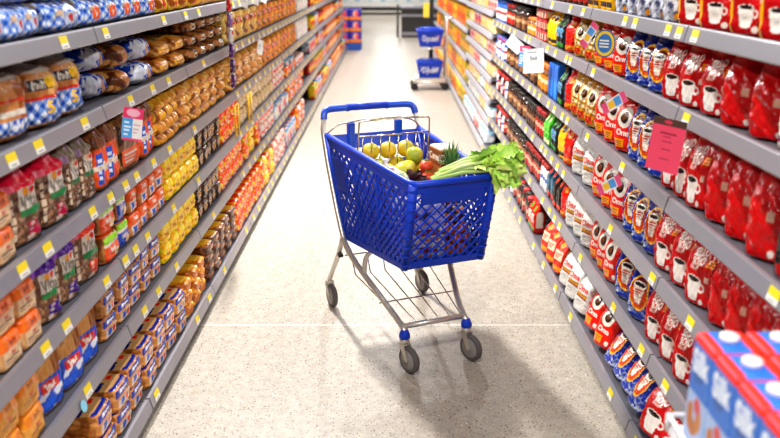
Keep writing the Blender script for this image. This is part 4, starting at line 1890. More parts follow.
# ------------------------------------------------------------------ groceries in the trolley
def inbox(x, y, z):
    return CM @ Vector((x, y, z))


FLZ = lambda y: FB[2] + (RB[2] - FB[2]) * y / .58 + .008


def grocery(name, me, loc, label, cat, rz=0., group=None, rx=0., ry=0., scale=None):
    o = link(name, me)
    o.location = inbox(*loc)
    o.rotation_euler = (rx, ry, R(22) + rz)
    if scale:
        o.scale = scale
    return tag(o, label, cat, group)


def boxmesh(name, w, d, h, art, res=.005, mt='card', n=16, p=16, **kw):
    return pack_mesh(name, w, d, h, art, M[mt], res=res, n=n, p=p, **({'wr': 0} | kw))


def art_trays(A):
    A.fill('#dcd8d6')
    for k in range(3):
        A.rect([0, 1, 3], -1, .12 + .3 * k, 1, .24 + .3 * k, '#8f2430')
        A.rect([0, 1, 3], -1, .02 + .3 * k, 1, .07 + .3 * k, '#c98a4a')
    A.blotch('#f2f0ee', .3, 90, 4)
    A.blotch('#6a5a58', .12, 100, 5)


def art_plainbox(c1, c2):
    def f(A):
        A.fill(c1)
        A.rect([0, 1, 2, 3], -.8, .3, .8, .7, c2)
    return f


y = .015
grocery('yogurt_pack', boxmesh('yogurt_pack', .2, .16, .245, art_trays), (-.062, .13, FLZ(.05) + .004), 'white and red shrink pack seen through the trolley front lattice', 'food pack')


def art_biscuit(A):
    A.fill('#3a2a24')
    A.rect([0, 1, 3], -.8, .2, .8, .8, '#a8582a')
    A.blotch('#cfc4bc', .15, 80, 3)
    A.blotch('#d98a3a', .2, 90, 4)


grocery('biscuit_box', boxmesh('biscuit_box', .105, .1, .2, art_biscuit), (.095, .15, FLZ(.05) + .004), 'dark and orange box low in the trolley behind the front lattice', 'food box')
tom = MB()
sphere_prof = lambda r, k=1., n=12: [(max(.0006, r * math.sin(PI * i / n)), r * k * (1 - math.cos(PI * i / n))) for i in range(n + 1)]
tom.lathe(sphere_prof(.026), 16, hexc('#d9641c'))
TANG = tom.mesh('tangerine', M['skin'])
k = 0
for (x, yy, zz) in ((.06, .055, 0), (.115, .055, 0), (.088, .055, .047), (.14, .062, .049), (.06, .058, .094), (.115, .056, .094)):
    nm = ['lower', 'lower', 'middle', 'middle', 'upper', 'upper'][k] + (' left' if k % 2 == 0 else ' right')
    grocery('tangerine', TANG, (x, yy + .008, FLZ(yy) + .005 + zz), 'orange tangerine behind trolley front lattice, %s of six' % nm, 'fruit', group='tangerines in the trolley')
    k += 1
grocery('carton_box', boxmesh('carton_box', .25, .125, .29, art_plainbox('#7a5b3e', '#5a4028'), .012), (-.055, .275, FLZ(.25) + .004), 'brown carton in the middle of the trolley under the greens', 'carton')
grocery('flour_bag', boxmesh('flour_bag', .34, .1, .212, art_plainbox('#c9bfae', '#a5402c'), .012, 'film', 6, 6, wr=.003), (0, .402, .458), 'pale paper flour bag under the fruit in the trolley', 'flour bag')
grocery('rice_bag', boxmesh('rice_bag', .35, .1, .221, art_plainbox('#d8d4cc', '#3a62b0'), .012, 'film', 6, 6, wr=.003), (0, .518, .449), 'white rice bag under the fruit near the wire seat', 'rice bag')


grocery('fruit_tray', boxmesh('fruit_tray', .36, .27, .045, art_plainbox('#8a6a44', '#6e5234'), .014), (0, .515, .6715), 'shallow brown tray under the mangoes in the trolley', 'tray')


# fruit ---------------------------------------------------------------
def fruit_mesh(name, r, k, c1, c2, c3, seed, neck=0.):
    n, m = 22, 16
    vs, fs, cs = [], [], []
    rr = random.Random(seed)
    ph = [rr.random() * 6 for _ in range(6)]
    for i in range(m + 1):
        a = PI * i / m
        for j in range(n):
            b = 2 * PI * j / n
            q = r * math.sin(a) * (1 - neck * (1 - math.cos(a)) / 2 * math.sin(a)) * (1 + .03 * math.sin(3 * b + ph[0]) + .02 * math.sin(2 * b + a * 3 + ph[1]))
            vs.append((q * math.cos(b), q * math.sin(b), r * k * (1 - math.cos(a))))
            f = .5 + .3 * math.sin(a * 2.2 + ph[2]) + .3 * math.sin(b * 2 + ph[3] + a)
            f = min(max(f, 0), 1)
            c = np.array(hexc(c1)) * (1 - f) + np.array(hexc(c2)) * f
            if rr.random() < .04:
                c = np.array(hexc(c3))
            cs.append(tuple(c))
    for i in range(m):
        for j in range(n):
            fs.append([i * n + j, i * n + (j + 1) % n, (i + 1) * n + (j + 1) % n, (i + 1) * n + j])
    mb = MB()
    mb.v, mb.f, mb.sm, mb.c = vs, fs, [True] * len(fs), cs
    return mb.mesh(name, M['skin'])


def stalk_mesh(h):
    mb = MB()
    mb.lathe([(.004, -.004), (.003, h * .5), (.004, h)], 8, hexc('#6e6a2c'))
    return mb.mesh('stalk', M['skin'])


FR = fruit_mesh('mango', .046, .95, '#e6b81e', '#b9ae2a', '#d9951e', 3)
FG = fruit_mesh('mango', .044, .97, '#c9b92a', '#8ea42e', '#dcae28', 5)
FP = fruit_mesh('papaya', .05, 1.3, '#e2bc28', '#a2b22e', '#b0c04a', 8, .35)
STK = stalk_mesh(.008)
fz = .7175
fruits = [
    (FR, (-.135, .617, fz), 'yellow mango', 'low behind the wire seat, nearest the lattice wall'), (FG, (-.045, .617, fz), 'green-tinged mango', 'low behind the wire seat, second along'),
    (FR, (.045, .617, fz), 'yellow mango', 'low behind the wire seat, third along'), (FR, (.135, .617, fz), 'yellow mango', 'low behind the wire seat at the far wall'),
    (FR, (-.09, .618, fz + .075), 'yellow mango', 'on top behind the wire seat, nearest the lattice wall'), (FR, (0, .618, fz + .075), 'large yellow mango', 'on top in the middle behind the wire seat'),
    (FR, (.092, .618, fz + .075), 'yellow mango', 'on top behind the wire seat, towards the shelves'),
    (FR, (-.052, .5, fz), 'yellow mango', 'in front of the wire seat beside the small papaya'), (FG, (.038, .5, fz), 'green mango', 'in front of the wire seat in the middle'),
    (FR, (.128, .5, fz), 'yellow mango', 'in front of the wire seat at the far wall'), (FG, (.083, .492, fz + .072), 'green-yellow mango', 'lying on the two mangoes in front of the wire seat')]
for me, loc, nm, where in fruits:
    o = grocery('mango', me, loc, '%s %s' % (nm, where), 'fruit', rz=random.random() * 6, group='mangoes in the trolley')
    o.scale = (.93, .93, .93)
    s = link('stalk', STK, o)
    s.location = (0, 0, .085)
o = grocery('papaya', FP, (-.045, .39, fz + .05), 'large yellow-green papaya lying in front of the mangoes', 'fruit', rx=0, ry=R(78), rz=.6)
s = link('stalk', STK, o)
s.location = (0, 0, .128)
o = grocery('papaya', FP, (-.172, .465, fz + .04), 'green-tipped papaya beside the lattice in front of the mangoes', 'fruit', ry=R(60), rz=.2, scale=(.8, .8, .8))
s = link('stalk', STK, o)
s.location = (0, 0, .128)
# netted garlic
gb = pack_mesh('garlic_bag', .13, .1, .085, lambda A: (A.fill('#e0d8cf'), A.blotch('#b9848c', .2, 90, 3), A.blotch('#f6f2ec', .3, 70, 4), A.blotch('#8f7a6a', .1, 90, 5)), M['film'], res=.004, n=2.4, p=2.2, wr=.006, wk=70)
o = grocery('garlic_bag', gb, (-.125, .33, .748), 'clear bag of pale garlic bulbs beside the near basket wall', 'garlic bag', rz=.4)
mb = MB()
mb.lathe([(.012, 0), (.005, .012), (.014, .03), (.018, .034)], 12, hexc('#ddd5e0'))
s = link('bag_neck', mb.mesh('bag_neck', M['film']), o)
s.location = (0, 0, .08)
# cauliflower-pale cabbage
cab = pack_mesh('cabbage', .13, .13, .115, lambda A: (A.fill('#d9dcc0'), A.blotch('#b9c78e', .3, 70, 3), A.blotch('#eef0dc', .2, 90, 5)), M['leaf'], res=.004, n=2.1, p=2.1, wr=.004, wk=60)
o = grocery('cabbage', cab, (-.125, .205, FLZ(.25) + .295), 'pale green-white cabbage at the near corner of the trolley load', 'cabbage', scale=(.75, .75, .7))


# leafy greens ----------------------------------------------------------
def leaf(mb, base, direction, length, width, curl, ruff, c1, c2, rnd, nu=7, nv=9):
    d = Vector(direction).normalized()
    side = d.cross(Vector((0, 0, 1)))
    if side.length < .1:
        side = Vector((1, 0, 0))
    side.normalize()
    side = Matrix.Rotation(rnd.uniform(-1.2, 1.2), 3, d) @ side
    nrm = side.cross(d).normalized()
    vs, fs, cs = [], [], []
    ph = rnd.random() * 6
    p = Vector(base)
    for j in range(nv):
        v = j / (nv - 1)
        bend = Matrix.Rotation(-curl * v, 3, side)
        dd = bend @ d
        nn = bend @ nrm
        if j:
            p = p + dd * (length / (nv - 1))
        wd = width * (math.sin(PI * min(1, v * .92 + .08)) ** .7) * (1 + .28 * math.sin(v * 21 + ph))
        for i in range(nu):
            u = -1 + 2 * i / (nu - 1)
            off = ruff * u * u * math.sin(v * 24 + ph + (3 if u > 0 else 0)) + abs(u) * width * .25
            vs.append(p + side * (u * wd / 2) + nn * off)
            f = min(1, abs(u) * .8 + rnd.random() * .3)
            cs.append(tuple(np.array(hexc(c1)) * (1 - f) + np.array(hexc(c2)) * f))
    for j in range(nv - 1):
        for i in range(nu - 1):
            fs.append([j * nu + i, j * nu + i + 1, (j + 1) * nu + i + 1, (j + 1) * nu + i])
    b = len(mb.v)
    mb.v += [tuple(q) for q in vs]
    mb.c += cs
    mb.f += [[b + k for k in f] for f in fs]
    mb.sm += [True] * len(fs)


rnd = random.Random(5)
cel = empty('celery_bunch', inbox(.07, .02, .872), R(22))
tag(cel, 'leafy green celery bunch hanging out over the trolley front corner', 'celery')
# trolley frame offsets from that point; stalks run forward and outwards over the front right corner
mb = MB()
tips = []
for i in range(12):
    a = (i / 11 - .5)
    s = Vector((-.09 + .02 * (i % 3), .06 + .03 * a, -.05 + .014 * (i % 3)))
    e = Vector((.11 + .05 * a + .02 * rnd.random(), -.15 + .15 * (a + .5) + .03 * rnd.random(), .016 + .012 * (i % 4)))
    m_ = (s + e) / 2 + Vector((0, 0, .012))
    mb.tube([s, m_, e], [.011, .009, .005], 8, color=hexc('#b9cf78' if i % 2 else '#a3c05a'))
    tips.append((e, (e - s).normalized()))
mb.build('stalks', M['leaf'], cel)
mb = MB()
for i, (e, d) in enumerate(tips):
    for k in range(22):
        dr = (d + Vector((rnd.uniform(-.4, 1.3), rnd.uniform(-.75, .75), rnd.uniform(-.7, .6)))).normalized()
        b = e + d * rnd.uniform(-.075, .05) + Vector((rnd.uniform(-.01, .03), rnd.uniform(-.035, .035), rnd.uniform(-.045, .015)))
        g = rnd.random()
        c1, c2 = ('#eef7a0', '#bde25c') if g < .5 else (('#d6f07a', '#9ad448') if g < .85 else ('#b0d858', '#6ca636'))
        leaf(mb, b, dr, 1. * rnd.uniform(.05, .085), rnd.uniform(.035, .058), rnd.uniform(.1, 1.7), rnd.uniform(.003, .007), c1, c2, rnd)
for k, (x, yy, z) in enumerate(mb.v):
    if x < .135 and yy > -.135 and z < .014:      # leaves over the rim lie on it
        mb.v[k] = (x, yy, .014 + .004 * ((k * 7) % 5))
mb.build('leaves', M['leaf'], cel)

red = MB()
for i in range(34):
    a = rnd.random() * 2 * PI
    el = rnd.uniform(.1, 1.3)
    leaf(red, (0.012 * math.cos(a), .012 * math.sin(a), .01), (math.cos(a) * math.cos(el), math.sin(a) * math.cos(el), math.sin(el)), rnd.uniform(.05, .075), rnd.uniform(.035, .05), rnd.uniform(-.4, .9), .005,
         '#5a2430', '#2b1018' if i % 3 else '#4d5a2a', rnd, 5, 6)
rl = red.mesh('red_lettuce', M['leaf'])
grocery('red_lettuce', rl, (-.025, .255, FLZ(.25) + .293), 'dark red leaf lettuce in the middle of the trolley load', 'lettuce', scale=(.85, .85, .85))

TOM = fruit_mesh('tomato', .031, .85, '#d83a1e', '#e4602a', '#c22a18', 4)
cal = MB()
for k in range(5):
    a = 2 * PI * k / 5
    cal.tube([(0, 0, 0), (.012 * math.cos(a), .012 * math.sin(a), .002), (.018 * math.cos(a), .018 * math.sin(a), -.003)], [.003, .0022, .0006], 5, color=hexc('#4c7a28'))
CAL = cal.mesh('calyx', M['leaf'])
for (x, yy, zz, w) in ((.04, .245, 0, 'nearest the trolley front'), (.045, .31, .0, 'nearest the mangoes'), (.045, .278, .043, 'on top of the other two')):
    o = grocery('tomato', TOM, (x, yy, FLZ(.25) + .294 + zz), 'red tomato between red lettuce and cereal box, %s' % w, 'tomato', group='tomatoes in the trolley')
    s = link('calyx', CAL, o)
    s.location = (0, 0, .053)


def art_cereal(A):
    A.fill('#b98a52')
    A.fill('#e9e4da', A.sel(4))
    A.rect([3, 0, 1], -.95, .82, .95, .985, '#8a4f22')
    A.text([3, 0], 'Cereal', 0, .905, .034, '#f3ead8', stretch=.85)
    A.rect([1, 2], -.7, .2, .7, .6, '#d9b27a')


cb = boxmesh('cereal_box', .085, .125, .44, art_cereal, .003)
grocery('cereal_box', cb, (.125, .275, FLZ(.2) + .006), 'brown and white cereal box against the far basket wall', 'cereal box', rz=R(0))

# pineapple
pa = pack_mesh('pineapple', .085, .085, .15, lambda A: (A.fill('#b98a2c'), A.check([0, 1, 2, 3, 4], -1, 0, 1, 1, .012, '#8a5f20', '#c99c3a')), M['skin'], res=.004, n=2, p=2.6, wr=0)
po = grocery('pineapple', pa, (.103, .15, FLZ(.05) + .207), 'pineapple with spiky green crown behind the celery', 'pineapple')
po.scale = (.95, .95, 1.12)
mb = MB()
for i in range(38):
    a = i * 2.4
    el = .35 + 1.15 * i / 38
    d = Vector((math.cos(a) * math.cos(el), math.sin(a) * math.cos(el), math.sin(el)))
    L = .06 + .05 * i / 38
    s = d.cross(Vector((0, 0, 1))).normalized()
    b = Vector((.012 * math.cos(a), .012 * math.sin(a), .0))
    tip = b + d * L + Vector((0, 0, -.012 * math.cos(el)))
    mid = b + d * L * .5
    c = hexc('#3f6a34' if i % 3 else '#6d8f4a')
    mb.add([b - s * .007, b + s * .007, mid + s * .006, tip, mid - s * .006, mid + Vector((0, 0, .003))], [(0, 1, 2, 5), (0, 5, 4), (5, 2, 3), (4, 5, 3)], True, c)
cw = mb.build('crown', M['leaf'], po)
cw.location = (0, 0, .145)
# ------------------------------------------------------------------ cards and clip strips on the shelves
def printed_card(w, h, art, name, th=.0008, curve=0., res=.003):
    """thin printed card hanging from its top edge, face towards local -y"""
    nx, nz = max(4, int(w / res)), max(4, int(h / res))
    xs = (np.arange(nx + 1) / nx - .5) * w
    zs = -np.arange(nz + 1) / nz * h
    Xg, Zg = np.meshgrid(xs, zs)
    X, Z = Xg.ravel(), Zg.ravel()
    Y = curve * (Z / h) ** 2 + curve * .5 * (X / w) ** 2
    n = len(X)
    A = Art(np.zeros(n, int), X, Z + h, w, th, h)
    art(A)
    ob = MB()
    ob.v = [tuple(p) for p in np.stack([X, Y, Z], 1)] + [tuple(p) for p in np.stack([X, Y + th, Z], 1)]
    ob.c = [tuple(c) for c in A.c] + [(.9, .9, .88)] * n
    for j in range(nz):
        for i in range(nx):
            a = j * (nx + 1) + i
            ob.f.append([a, a + nx + 1, a + nx + 2, a + 1])
            ob.f.append([n + a, n + a + 1, n + a + nx + 2, n + a + nx + 1])
    ob.sm = [True] * len(ob.f)
    return ob.mesh(name, M['card'])


def hang(side, name, me, px, row, label, cat, drop=.0, out=.03, roll=0., yaw=0., z=None, group=None):
    rw = ROWS_L if side == 'left' else ROWS_R
    X = abs(XL) if side == 'left' else XR
    zz = rw[row] - .02 - drop if z is None else z
    y = depth_at(px, X - out, zz)
    o = link(name, me)
    o.location = ((-1 if side == 'left' else 1) * (X - out), y, zz)
    o.rotation_euler = (0, roll, (PI / 2 if side == 'left' else -PI / 2) + yaw)
    return tag(o, label, cat, group)


def art_pinksign(A):
    A.fill('#e0405e')
    A.rect(0, -1, .86, 1, 1, '#4a3028')
    A.oval(0, -.1, .93, .014, .006, '#c8304a')
    for y, w in ((.72, .5), (.56, .3), (.42, .28), (.24, .3)):
        A.rect(0, -w, y - .012, w, y + .012, '#8a2034')
    A.rect(0, -.3, .64, .2, .66, '#8a2034')


hang('right', 'price_sign', printed_card(.115, .165, art_pinksign, 'price_sign', curve=-.01), 671, 1, 'pink paper sign with dark header hanging below the second right shelf', 'sign', drop=-.01, roll=R(3), yaw=R(38), out=.07)


def art_whitesign(A):
    A.fill('#ecebe9')
    A.text(0, '2x1', 0, .62, .03, '#5a6a70')
    A.bars(0, -.7, .2, .7, .45, 4, '#a8acae')
    A.rect(0, -.6, .84, .3, .88, '#7a8a90')


hang('right', 'price_sign', printed_card(.15, .14, art_whitesign, 'price_sign', curve=-.015), 533.5, 1, 'white paper sign with grey figures hanging over the coffee jars', 'sign', drop=.0, roll=R(-8), yaw=R(42), out=.08)
hang('right', 'price_sign', printed_card(.13, .075, lambda A: (A.fill('#e8e8e8'), A.bars(0, -.7, .3, .7, .8, 3, '#b5b5b5')), 'price_sign', curve=-.02), 518, 1, 'small blank white card curling out above the coffee jars', 'sign', drop=0, yaw=R(40), roll=R(30), out=.07)


def art_promo(A):
    A.fill('#e9e4e2')
    A.rect(0, -1, .7, 1, 1, '#dc3c6c')
    A.rect(0, -1, 0, 0, .68, '#3a86d2')
    A.text(0, 'OFERTA', 0, .85, .015, '#f6eef0')
    A.bars(0, -.85, .1, -.1, .6, 4, '#e6f0fa')
    A.bars(0, .1, .1, .85, .6, 3, '#c8a0ac')


hang('right', 'promo_card', printed_card(.1, .13, art_promo, 'promo_card', curve=-.008), 525.5, 1, 'pink and blue promotion card beside the white paper sign', 'promotion card', drop=.02, yaw=R(35), out=.06)


def art_diag(A):
    A.fill('#e6dfe4')
    A.rect(0, -1, .0, -.55, 1, '#dc4a78')
    A.rect(0, .6, 0, 1, 1, '#dc4a78')
    A.rect(0, -.5, .2, .0, .8, '#e9b62a')
    A.rect(0, .05, .1, .55, .9, '#4a8fd0')


DG = printed_card(.115, .042, art_diag, 'promo_flag', curve=-.004)
hang('right', 'promo_flag', DG, 586, 0, 'slanted pink promotion flag in front of the gold bags, second right shelf', 'promotion flag', out=.1, yaw=R(40), roll=R(-58), z=1.40)
hang('right', 'promo_flag', DG, 612, 1, 'slanted pink and blue flag over the third right shelf', 'promotion flag', out=.1, yaw=R(40), roll=R(-35), z=1.195)
hang('right', 'promo_flag', DG, 607, 2, 'slanted pink and yellow flag over the fourth right shelf', 'promotion flag', out=.1, yaw=R(40), roll=R(-35), z=.885)


def round_card():
    mb = MB()
    n = 36
    for r0, r1, c in ((0, .034, '#2f6fb4'), (.034, .045, '#e6c02c'), (.045, .05, '#2a4a86')):
        vs, fs = [], []
        for k in range(n):
            a = 2 * PI * k / n
            for r in (r0, r1):
                vs.append((r * math.cos(a), -.001, r * math.sin(a) * 1.1 - .055))
        for k in range(n):
            fs.append([2 * k, 2 * k + 1, 2 * ((k + 1) % n) + 1, 2 * ((k + 1) % n)])
        mb.add(vs, fs, False, hexc(c))
    vs = [(v[0], .0008, v[2]) for v in mb.v]
    mb.add(vs, [list(range(1, 2))] if False else [], False, hexc('#d8d8d8'))
    ring = [(.05 * math.cos(2 * PI * k / n), .0008, .055 * math.sin(2 * PI * k / n) - .055) for k in range(n)]
    mb.add(ring, [list(range(n))], False, hexc('#d8d8d8'))
    for i in range(3):
        mb.box((-.024, -.0016, -.047 - .012 * i), (.02, -.0011, -.041 - .012 * i), hexc('#e8e2d0'))
    return mb.mesh('round_sticker', M['card'])


hang('right', 'round_sticker', round_card(), 606, 0, 'round blue and yellow sticker card before the orange-red bags', 'promotion card', out=.07, z=1.425, yaw=R(40))


def art_leftpromo(A):
    A.fill('#e3ddda')
    A.rect(0, -1, .68, 1, 1, '#dc2f63')
    A.oval(0, 0, .85, .028, .014, '#e9a8bc')
    A.rect(0, -1, .06, .0, .66, '#3f97d6')
    A.bars(0, -.85, .12, -.1, .6, 4, '#dcebf6')
    A.rect(0, -1, 0, 1, .06, '#dc2f63')
    A.bars(0, .12, .2, .85, .55, 3, '#c9a8b0')


hang('left', 'promo_card', printed_card(.085, .115, art_leftpromo, 'promo_card', curve=-.01), 134, 1, 'pink and blue promotion card hanging below the second left shelf', 'promotion card', drop=-.0, roll=R(16), yaw=R(-36), out=.07)

# clip strip with small packs at the left upright
yb = depth_at(228.5, .93, 1.2)
strip = MB()
strip.box((-.006, -.001, -.62), (.006, .001, 0), hexc('#d8d4d0'))
so = link('clip_strip', strip.mesh('clip_strip', M['card']))
so.location = (-.925, yb, 1.6)
so.rotation_euler = (0, 0, PI / 2)
tag(so, 'narrow clip strip hung with small packs at a left shelf joint', 'clip strip')


def art_strip(c1, c2):
    def f(A):
        A.fill(c1)
        A.rect([0, 2], -.7, .55, .7, .85, c2)
        A.blotch('#e8d8d8', .15, 120, 3)
    return f


cols = [('#c22a22', '#3a2a6a'), ('#b3221c', '#e6c8b0'), ('#8a6a9c', '#d8d0dc'), ('#d8d4d6', '#c23a4a'), ('#5a2470', '#c8a8d4'), ('#4a1f60', '#d0b0d8'), ('#5a2a6a', '#d8c0d8')]
nmz = ['red', 'dark red', 'pale violet', 'white and red', 'purple', 'deep purple', 'plum']
for i, (c1, c2) in enumerate(cols):
    pm = pack_mesh('spice_sachet', .075, .022, .082, art_strip(c1, c2), M['film'], res=.006, n=4, p=4, wr=.002)
    o = link('spice_sachet', pm)
    o.location = (-.91, yb, 1.51 - .086 * i)
    o.rotation_euler = (0, 0, PI / 2)
    tag(o, '%s sachet, %s down on the clip strip at the left shelf joint' % (nmz[i], numw[i + 1]), 'sachet', 'sachets on the clip strip')

# yellow wire loops at the fourth left shelf
for px, w in ((237, 'nearer'), (250, 'farther')):
    y0 = depth_at(px, .95, .75)
    mb = MB()
    mb.tube([(-.05, 0, 0), (-.05, 0, .19), (.05, 0, .19), (.05, 0, 0)], .006, 6, closed=True)
    o = mb.build('wire_divider', M['yellow'])
    o.location = (-.95, y0, .668)
    o.rotation_euler = (0, 0, PI / 2)
    tag(o, '%s yellow wire loop on the fourth left shelf' % w, 'shelf divider', 'yellow wire loops')

# blue dot on the fifth left lip
mb = MB()
mb.lathe([(.019, -.0008), (.019, .0008)], 24, hexc('#7fc4de'), mtx=Matrix.Rotation(PI / 2, 4, 'X'), smooth=False)
o = mb.build('round_sticker', M['card'])
o.location = (-.951, depth_at(83, .955, .37) - .005, .36)
o.rotation_euler = (-.235, 0, PI / 2)
tag(o, 'round pale blue sticker on the fifth left shelf edge', 'sticker')

# white hanging tags far up on the left
WT = printed_card(.06, .1, lambda A: (A.fill('#e9e7e4'), A.bars(0, -.6, .3, .6, .7, 2, '#b8b4b0')), 'price_sign', curve=-.006, res=.006)
for px, row, w in ((246, 0, 'nearest'), (257, 0, 'second'), (265, 0, 'third'), (261, 1, 'lower')):
    hang('left', 'price_sign', WT, px, row, '%s white card hanging over the bun bags at left' % w, 'sign', drop=.0, out=.075, roll=R(18), yaw=R(-30), z=1.52 if row == 0 else None, group='white cards over the bun bags')

# ------------------------------------------------------------------ basket stand far down the right side
SX, SY = .60, 11.3
ST = empty('basket_stand', (SX, SY, 0))
tag(ST, 'grey wheeled basket stand with black pole against the right shelves', 'basket stand')
mb = MB()
mb.tube([(-.26, -.2, .12), (.2, -.2, .12), (.2, .2, .12), (-.26, .2, .12)], .014, 8, closed=True)
mb.box((-.25, -.19, .125), (.19, .19, .172))
mb.build('base_frame', M['steel'], ST)
mb = MB()
mb.tube([(.2, -.19, .12), (.2, -.19, .95), (.2, -.16, 1.0), (.2, .16, 1.0), (.2, .19, .95), (.2, .19, .12)], .014, 8)
mb.tube([(.2, -.19, 1.0), (.3, -.19, 1.02)], .012, 8)
for z in (.6, .75):
    mb.tube([(.2, -.19, z), (.2, .19, z)], .008, 6)
mb.build('back_frame', M['steel'], ST)
mb = MB()
for s in (-1, 1):
    mb.tube([(.19, .17 * s, .6), (-.2, .17 * s, .58)], .009, 6)
mb.build('basket_arms', M['steel'], ST)
mb = MB()
mb.box((-.03, .19, .125), (.03, .235, 1.72))
mb.build('pole', M['black'], ST)
mb = MB()
mb.box((-.12, .165, 1.0), (-.035, .19, 1.2), hexc('#d9c43a'))
mb.build('yellow_card', M['card'], ST)
for x, yy in ((-.25, -.18), (.19, -.18), (-.25, .18), (.19, .18)):
    mb = MB()
    mb.lathe([(.02, -.012), (.052, -.012), (.052, .012), (.02, .012)], 18, mtx=Matrix.Translation((x, yy, .053)) @ Matrix.Rotation(PI / 2, 4, 'X'))
    mb.box((x - .015, yy - .02, .07), (x + .015, yy + .02, .115))
    mb.build('caster', M['black'], ST)


def make_basket(z, label):
    root = empty('hand_basket', (SX - .03, SY - .01, z))
    tag(root, label, 'shopping basket', 'blue hand baskets on the stand')
    a, b, h = (.14, .12), (.185, .165), .22
    mb = MB()
    mb.box((-a[0], -a[1], 0), (a[0], a[1], .008))
    corners = lambda q, zz: [(-q[0], -q[1], zz), (q[0], -q[1], zz), (q[0], q[1], zz), (-q[0], q[1], zz)]
    lo, hi = corners(a, 0), corners(b, h)
    for k in range(4):
        j = (k + 1) % 4
        q = [lo[k], lo[j], hi[j], hi[k]]
        slab(mb, q, 0, 1, .72, 1, .006)
        slab(mb, q, 0, 1, 0, .25, .006)
        for i in range(9):
            slab(mb, q, i / 9, i / 9 + .06, .25, .72, .006)
    mb.tube([Vector(p) for p in hi], .012, 6, closed=True)
    mb.build('tub', M['blue'], root)
    mb = MB()
    for s in (-1, 1):
        mb.tube([(-.15, s * .16, h), (-.14, s * .1, h + .03), (.14, s * .1, h + .03), (.15, s * .16, h)], .008, 6)
    mb.build('carry_handle', M['handle'], root)
    # pale lettering on the side towards the camera
    lt = MB()
    V, T = text_tris('Dyueri')
    q = [lo[0], lo[1], hi[1], hi[0]]
    vs = []
    for (x, zz) in V:
        p = bil(q, .5 + x * .24, .46 + zz * .5)
        vs.append(p + Vector((0, -.006, 0)))
    lt.add(vs, [list(t) for t in T], False, hexc('#b8c4e0'))
    lt.build('lettering', M['card'], root)
    return root


make_basket(.615, 'blue hand basket on the upper arms of the stand')
make_basket(.174, 'blue hand basket on the base of the stand')

# ------------------------------------------------------------------ stacked boxes at the far left
mb = MB()
mb.box((-.36, -.3, 0), (.36 - .2, .3, .15), bev=.005)
po = mb.build('pallet_base', mat('deep blue board', '#15469c', rough=.5))
po.location = (-.78, 16.9 + .3, 0)
tag(po, 'deep blue pallet base under the stacked purple boxes far off', 'display base')


def art_purple(A):
    A.fill('#3d2f96')
    A.rect([0, 1, 2, 3], -1, .0, 1, .36, '#d88a3c')
    A.oval([0, 2], .1, .62, .06, .06, '#e6b8a0')
    A.oval([0, 2], .3, .58, .03, .05, '#d84a6a')
    A.rect([1, 3], -.6, .45, .6, .8, '#5a4cb4')


PB = boxmesh('snack_carton', .245, .26, .235, art_purple, .012)
for t in range(3):
    for i in range(2):
        for dp in range(2):
            o = link('snack_carton', PB)
            o.location = (-1.0 + .255 * i, 17.05 + .28 * dp, .152 + .237 * t)
            tag(o, 'purple and orange carton, %s tier, %s column, %s row of far pallet' % (('bottom', 'middle', 'top')[t], ('left', 'right')[i], ('front', 'back')[dp]), 'carton', 'purple cartons on the far pallet')

# ------------------------------------------------------------------ end of the aisle
FZ = empty('chest_freezer', (-.4, 30.6, 0))
tag(FZ, 'long white chest freezer with dark base across the aisle end', 'freezer')
mb = MB()
mb.box((-3, 0, .3), (3, 1, .8), bev=.02)
mb.build('body', M['white'], FZ)
mb = MB()
mb.box((-3, .04, 0), (3, .96, .3))
mb.build('plinth', M['dark'], FZ)
mb = MB()
mb.box((-3, .015, .1), (3, .04, .16))
mb.build('bumper', M['steel'], FZ)
mb = MB()
mb.box((-3.02, -.02, .8), (3.02, 1.02, .86), bev=.01)
mb.build('lid_frame', M['steel'], FZ)
mb = MB()
for i in range(24):
    x = -2.9 + .245 * i
    mb.box((x, -.008, .5), (x + .18, .0, .72), hexc(['#9cc4d8', '#dfe6ea', '#c8d8de', '#e8eef0'][i % 4]))
mb.build('front_print', M['card'], FZ)

CK = empty('checkout_counter', (.62, 20.2, 0))
tag(CK, 'dark brown checkout counter with grey bands beyond the aisle', 'counter')
mb = MB()
mb.box((-.32, 0, 0), (.6, .9, .72))
mb.build('body', M['dark'], CK)
mb = MB()
mb.box((-.34, -.03, .72), (.62, .93, .78), bev=.01)
mb.build('top', M['rail'], CK)
mb = MB()
mb.box((-.33, -.025, .52), (.61, 0, .58))
mb.build('bumper', M['rail'], CK)
mb = MB()
mb.box((-.33, -.025, .06), (.61, 0, .14))
mb.build('bumper', M['rail'], CK)
mb = MB()
mb.tube([(-.42, .0, .0), (-.42, .0, .8), (-.42, .5, .8), (-.42, .5, 0)], .025, 8)
mb.build('guard_rail', M['dark'], CK)

# ------------------------------------------------------------------ cartons in the near corner
def art_carton(A):
    A.fill('#5b86c6')
    A.fill('#b4c4e0', A.v < A.h * .5)
    A.blotch('#7fa2d4', .3, 30, 3, mask=A.v < A.h * .62, mix=.5)
    A.text([0, 1, 2, 3], 'Silk', 0, .79, .05, '#eef2f8', rot=.1, stretch=.78)
    A.bars([0, 1, 2, 3], -.5, .6, .5, .68, 2, '#44587e')
    A.oval([0, 1, 2, 3], -.45, .28, .014, .03, '#b9824a')
    A.oval([0, 1, 2, 3], -.1, .2, .02, .018, '#b07a44')
    A.oval([0, 1, 2, 3], .4, .3, .012, .026, '#c08a52')
    A.oval([0, 1, 2, 3], .15, .42, .015, .017, '#c86a6a')
    A.rect([0, 1, 2, 3], -1, .93, 1, 1, '#d4462a')
    A.fill('#4a86d2', A.sel(4))
    A.rect([4], -1, .0, 1, .22, '#d4462a')
    A.rect([4], -1, .0, 1, .05, '#d82c6c')
    A.rect([4], -1, .78, 1, 1, '#d4462a')


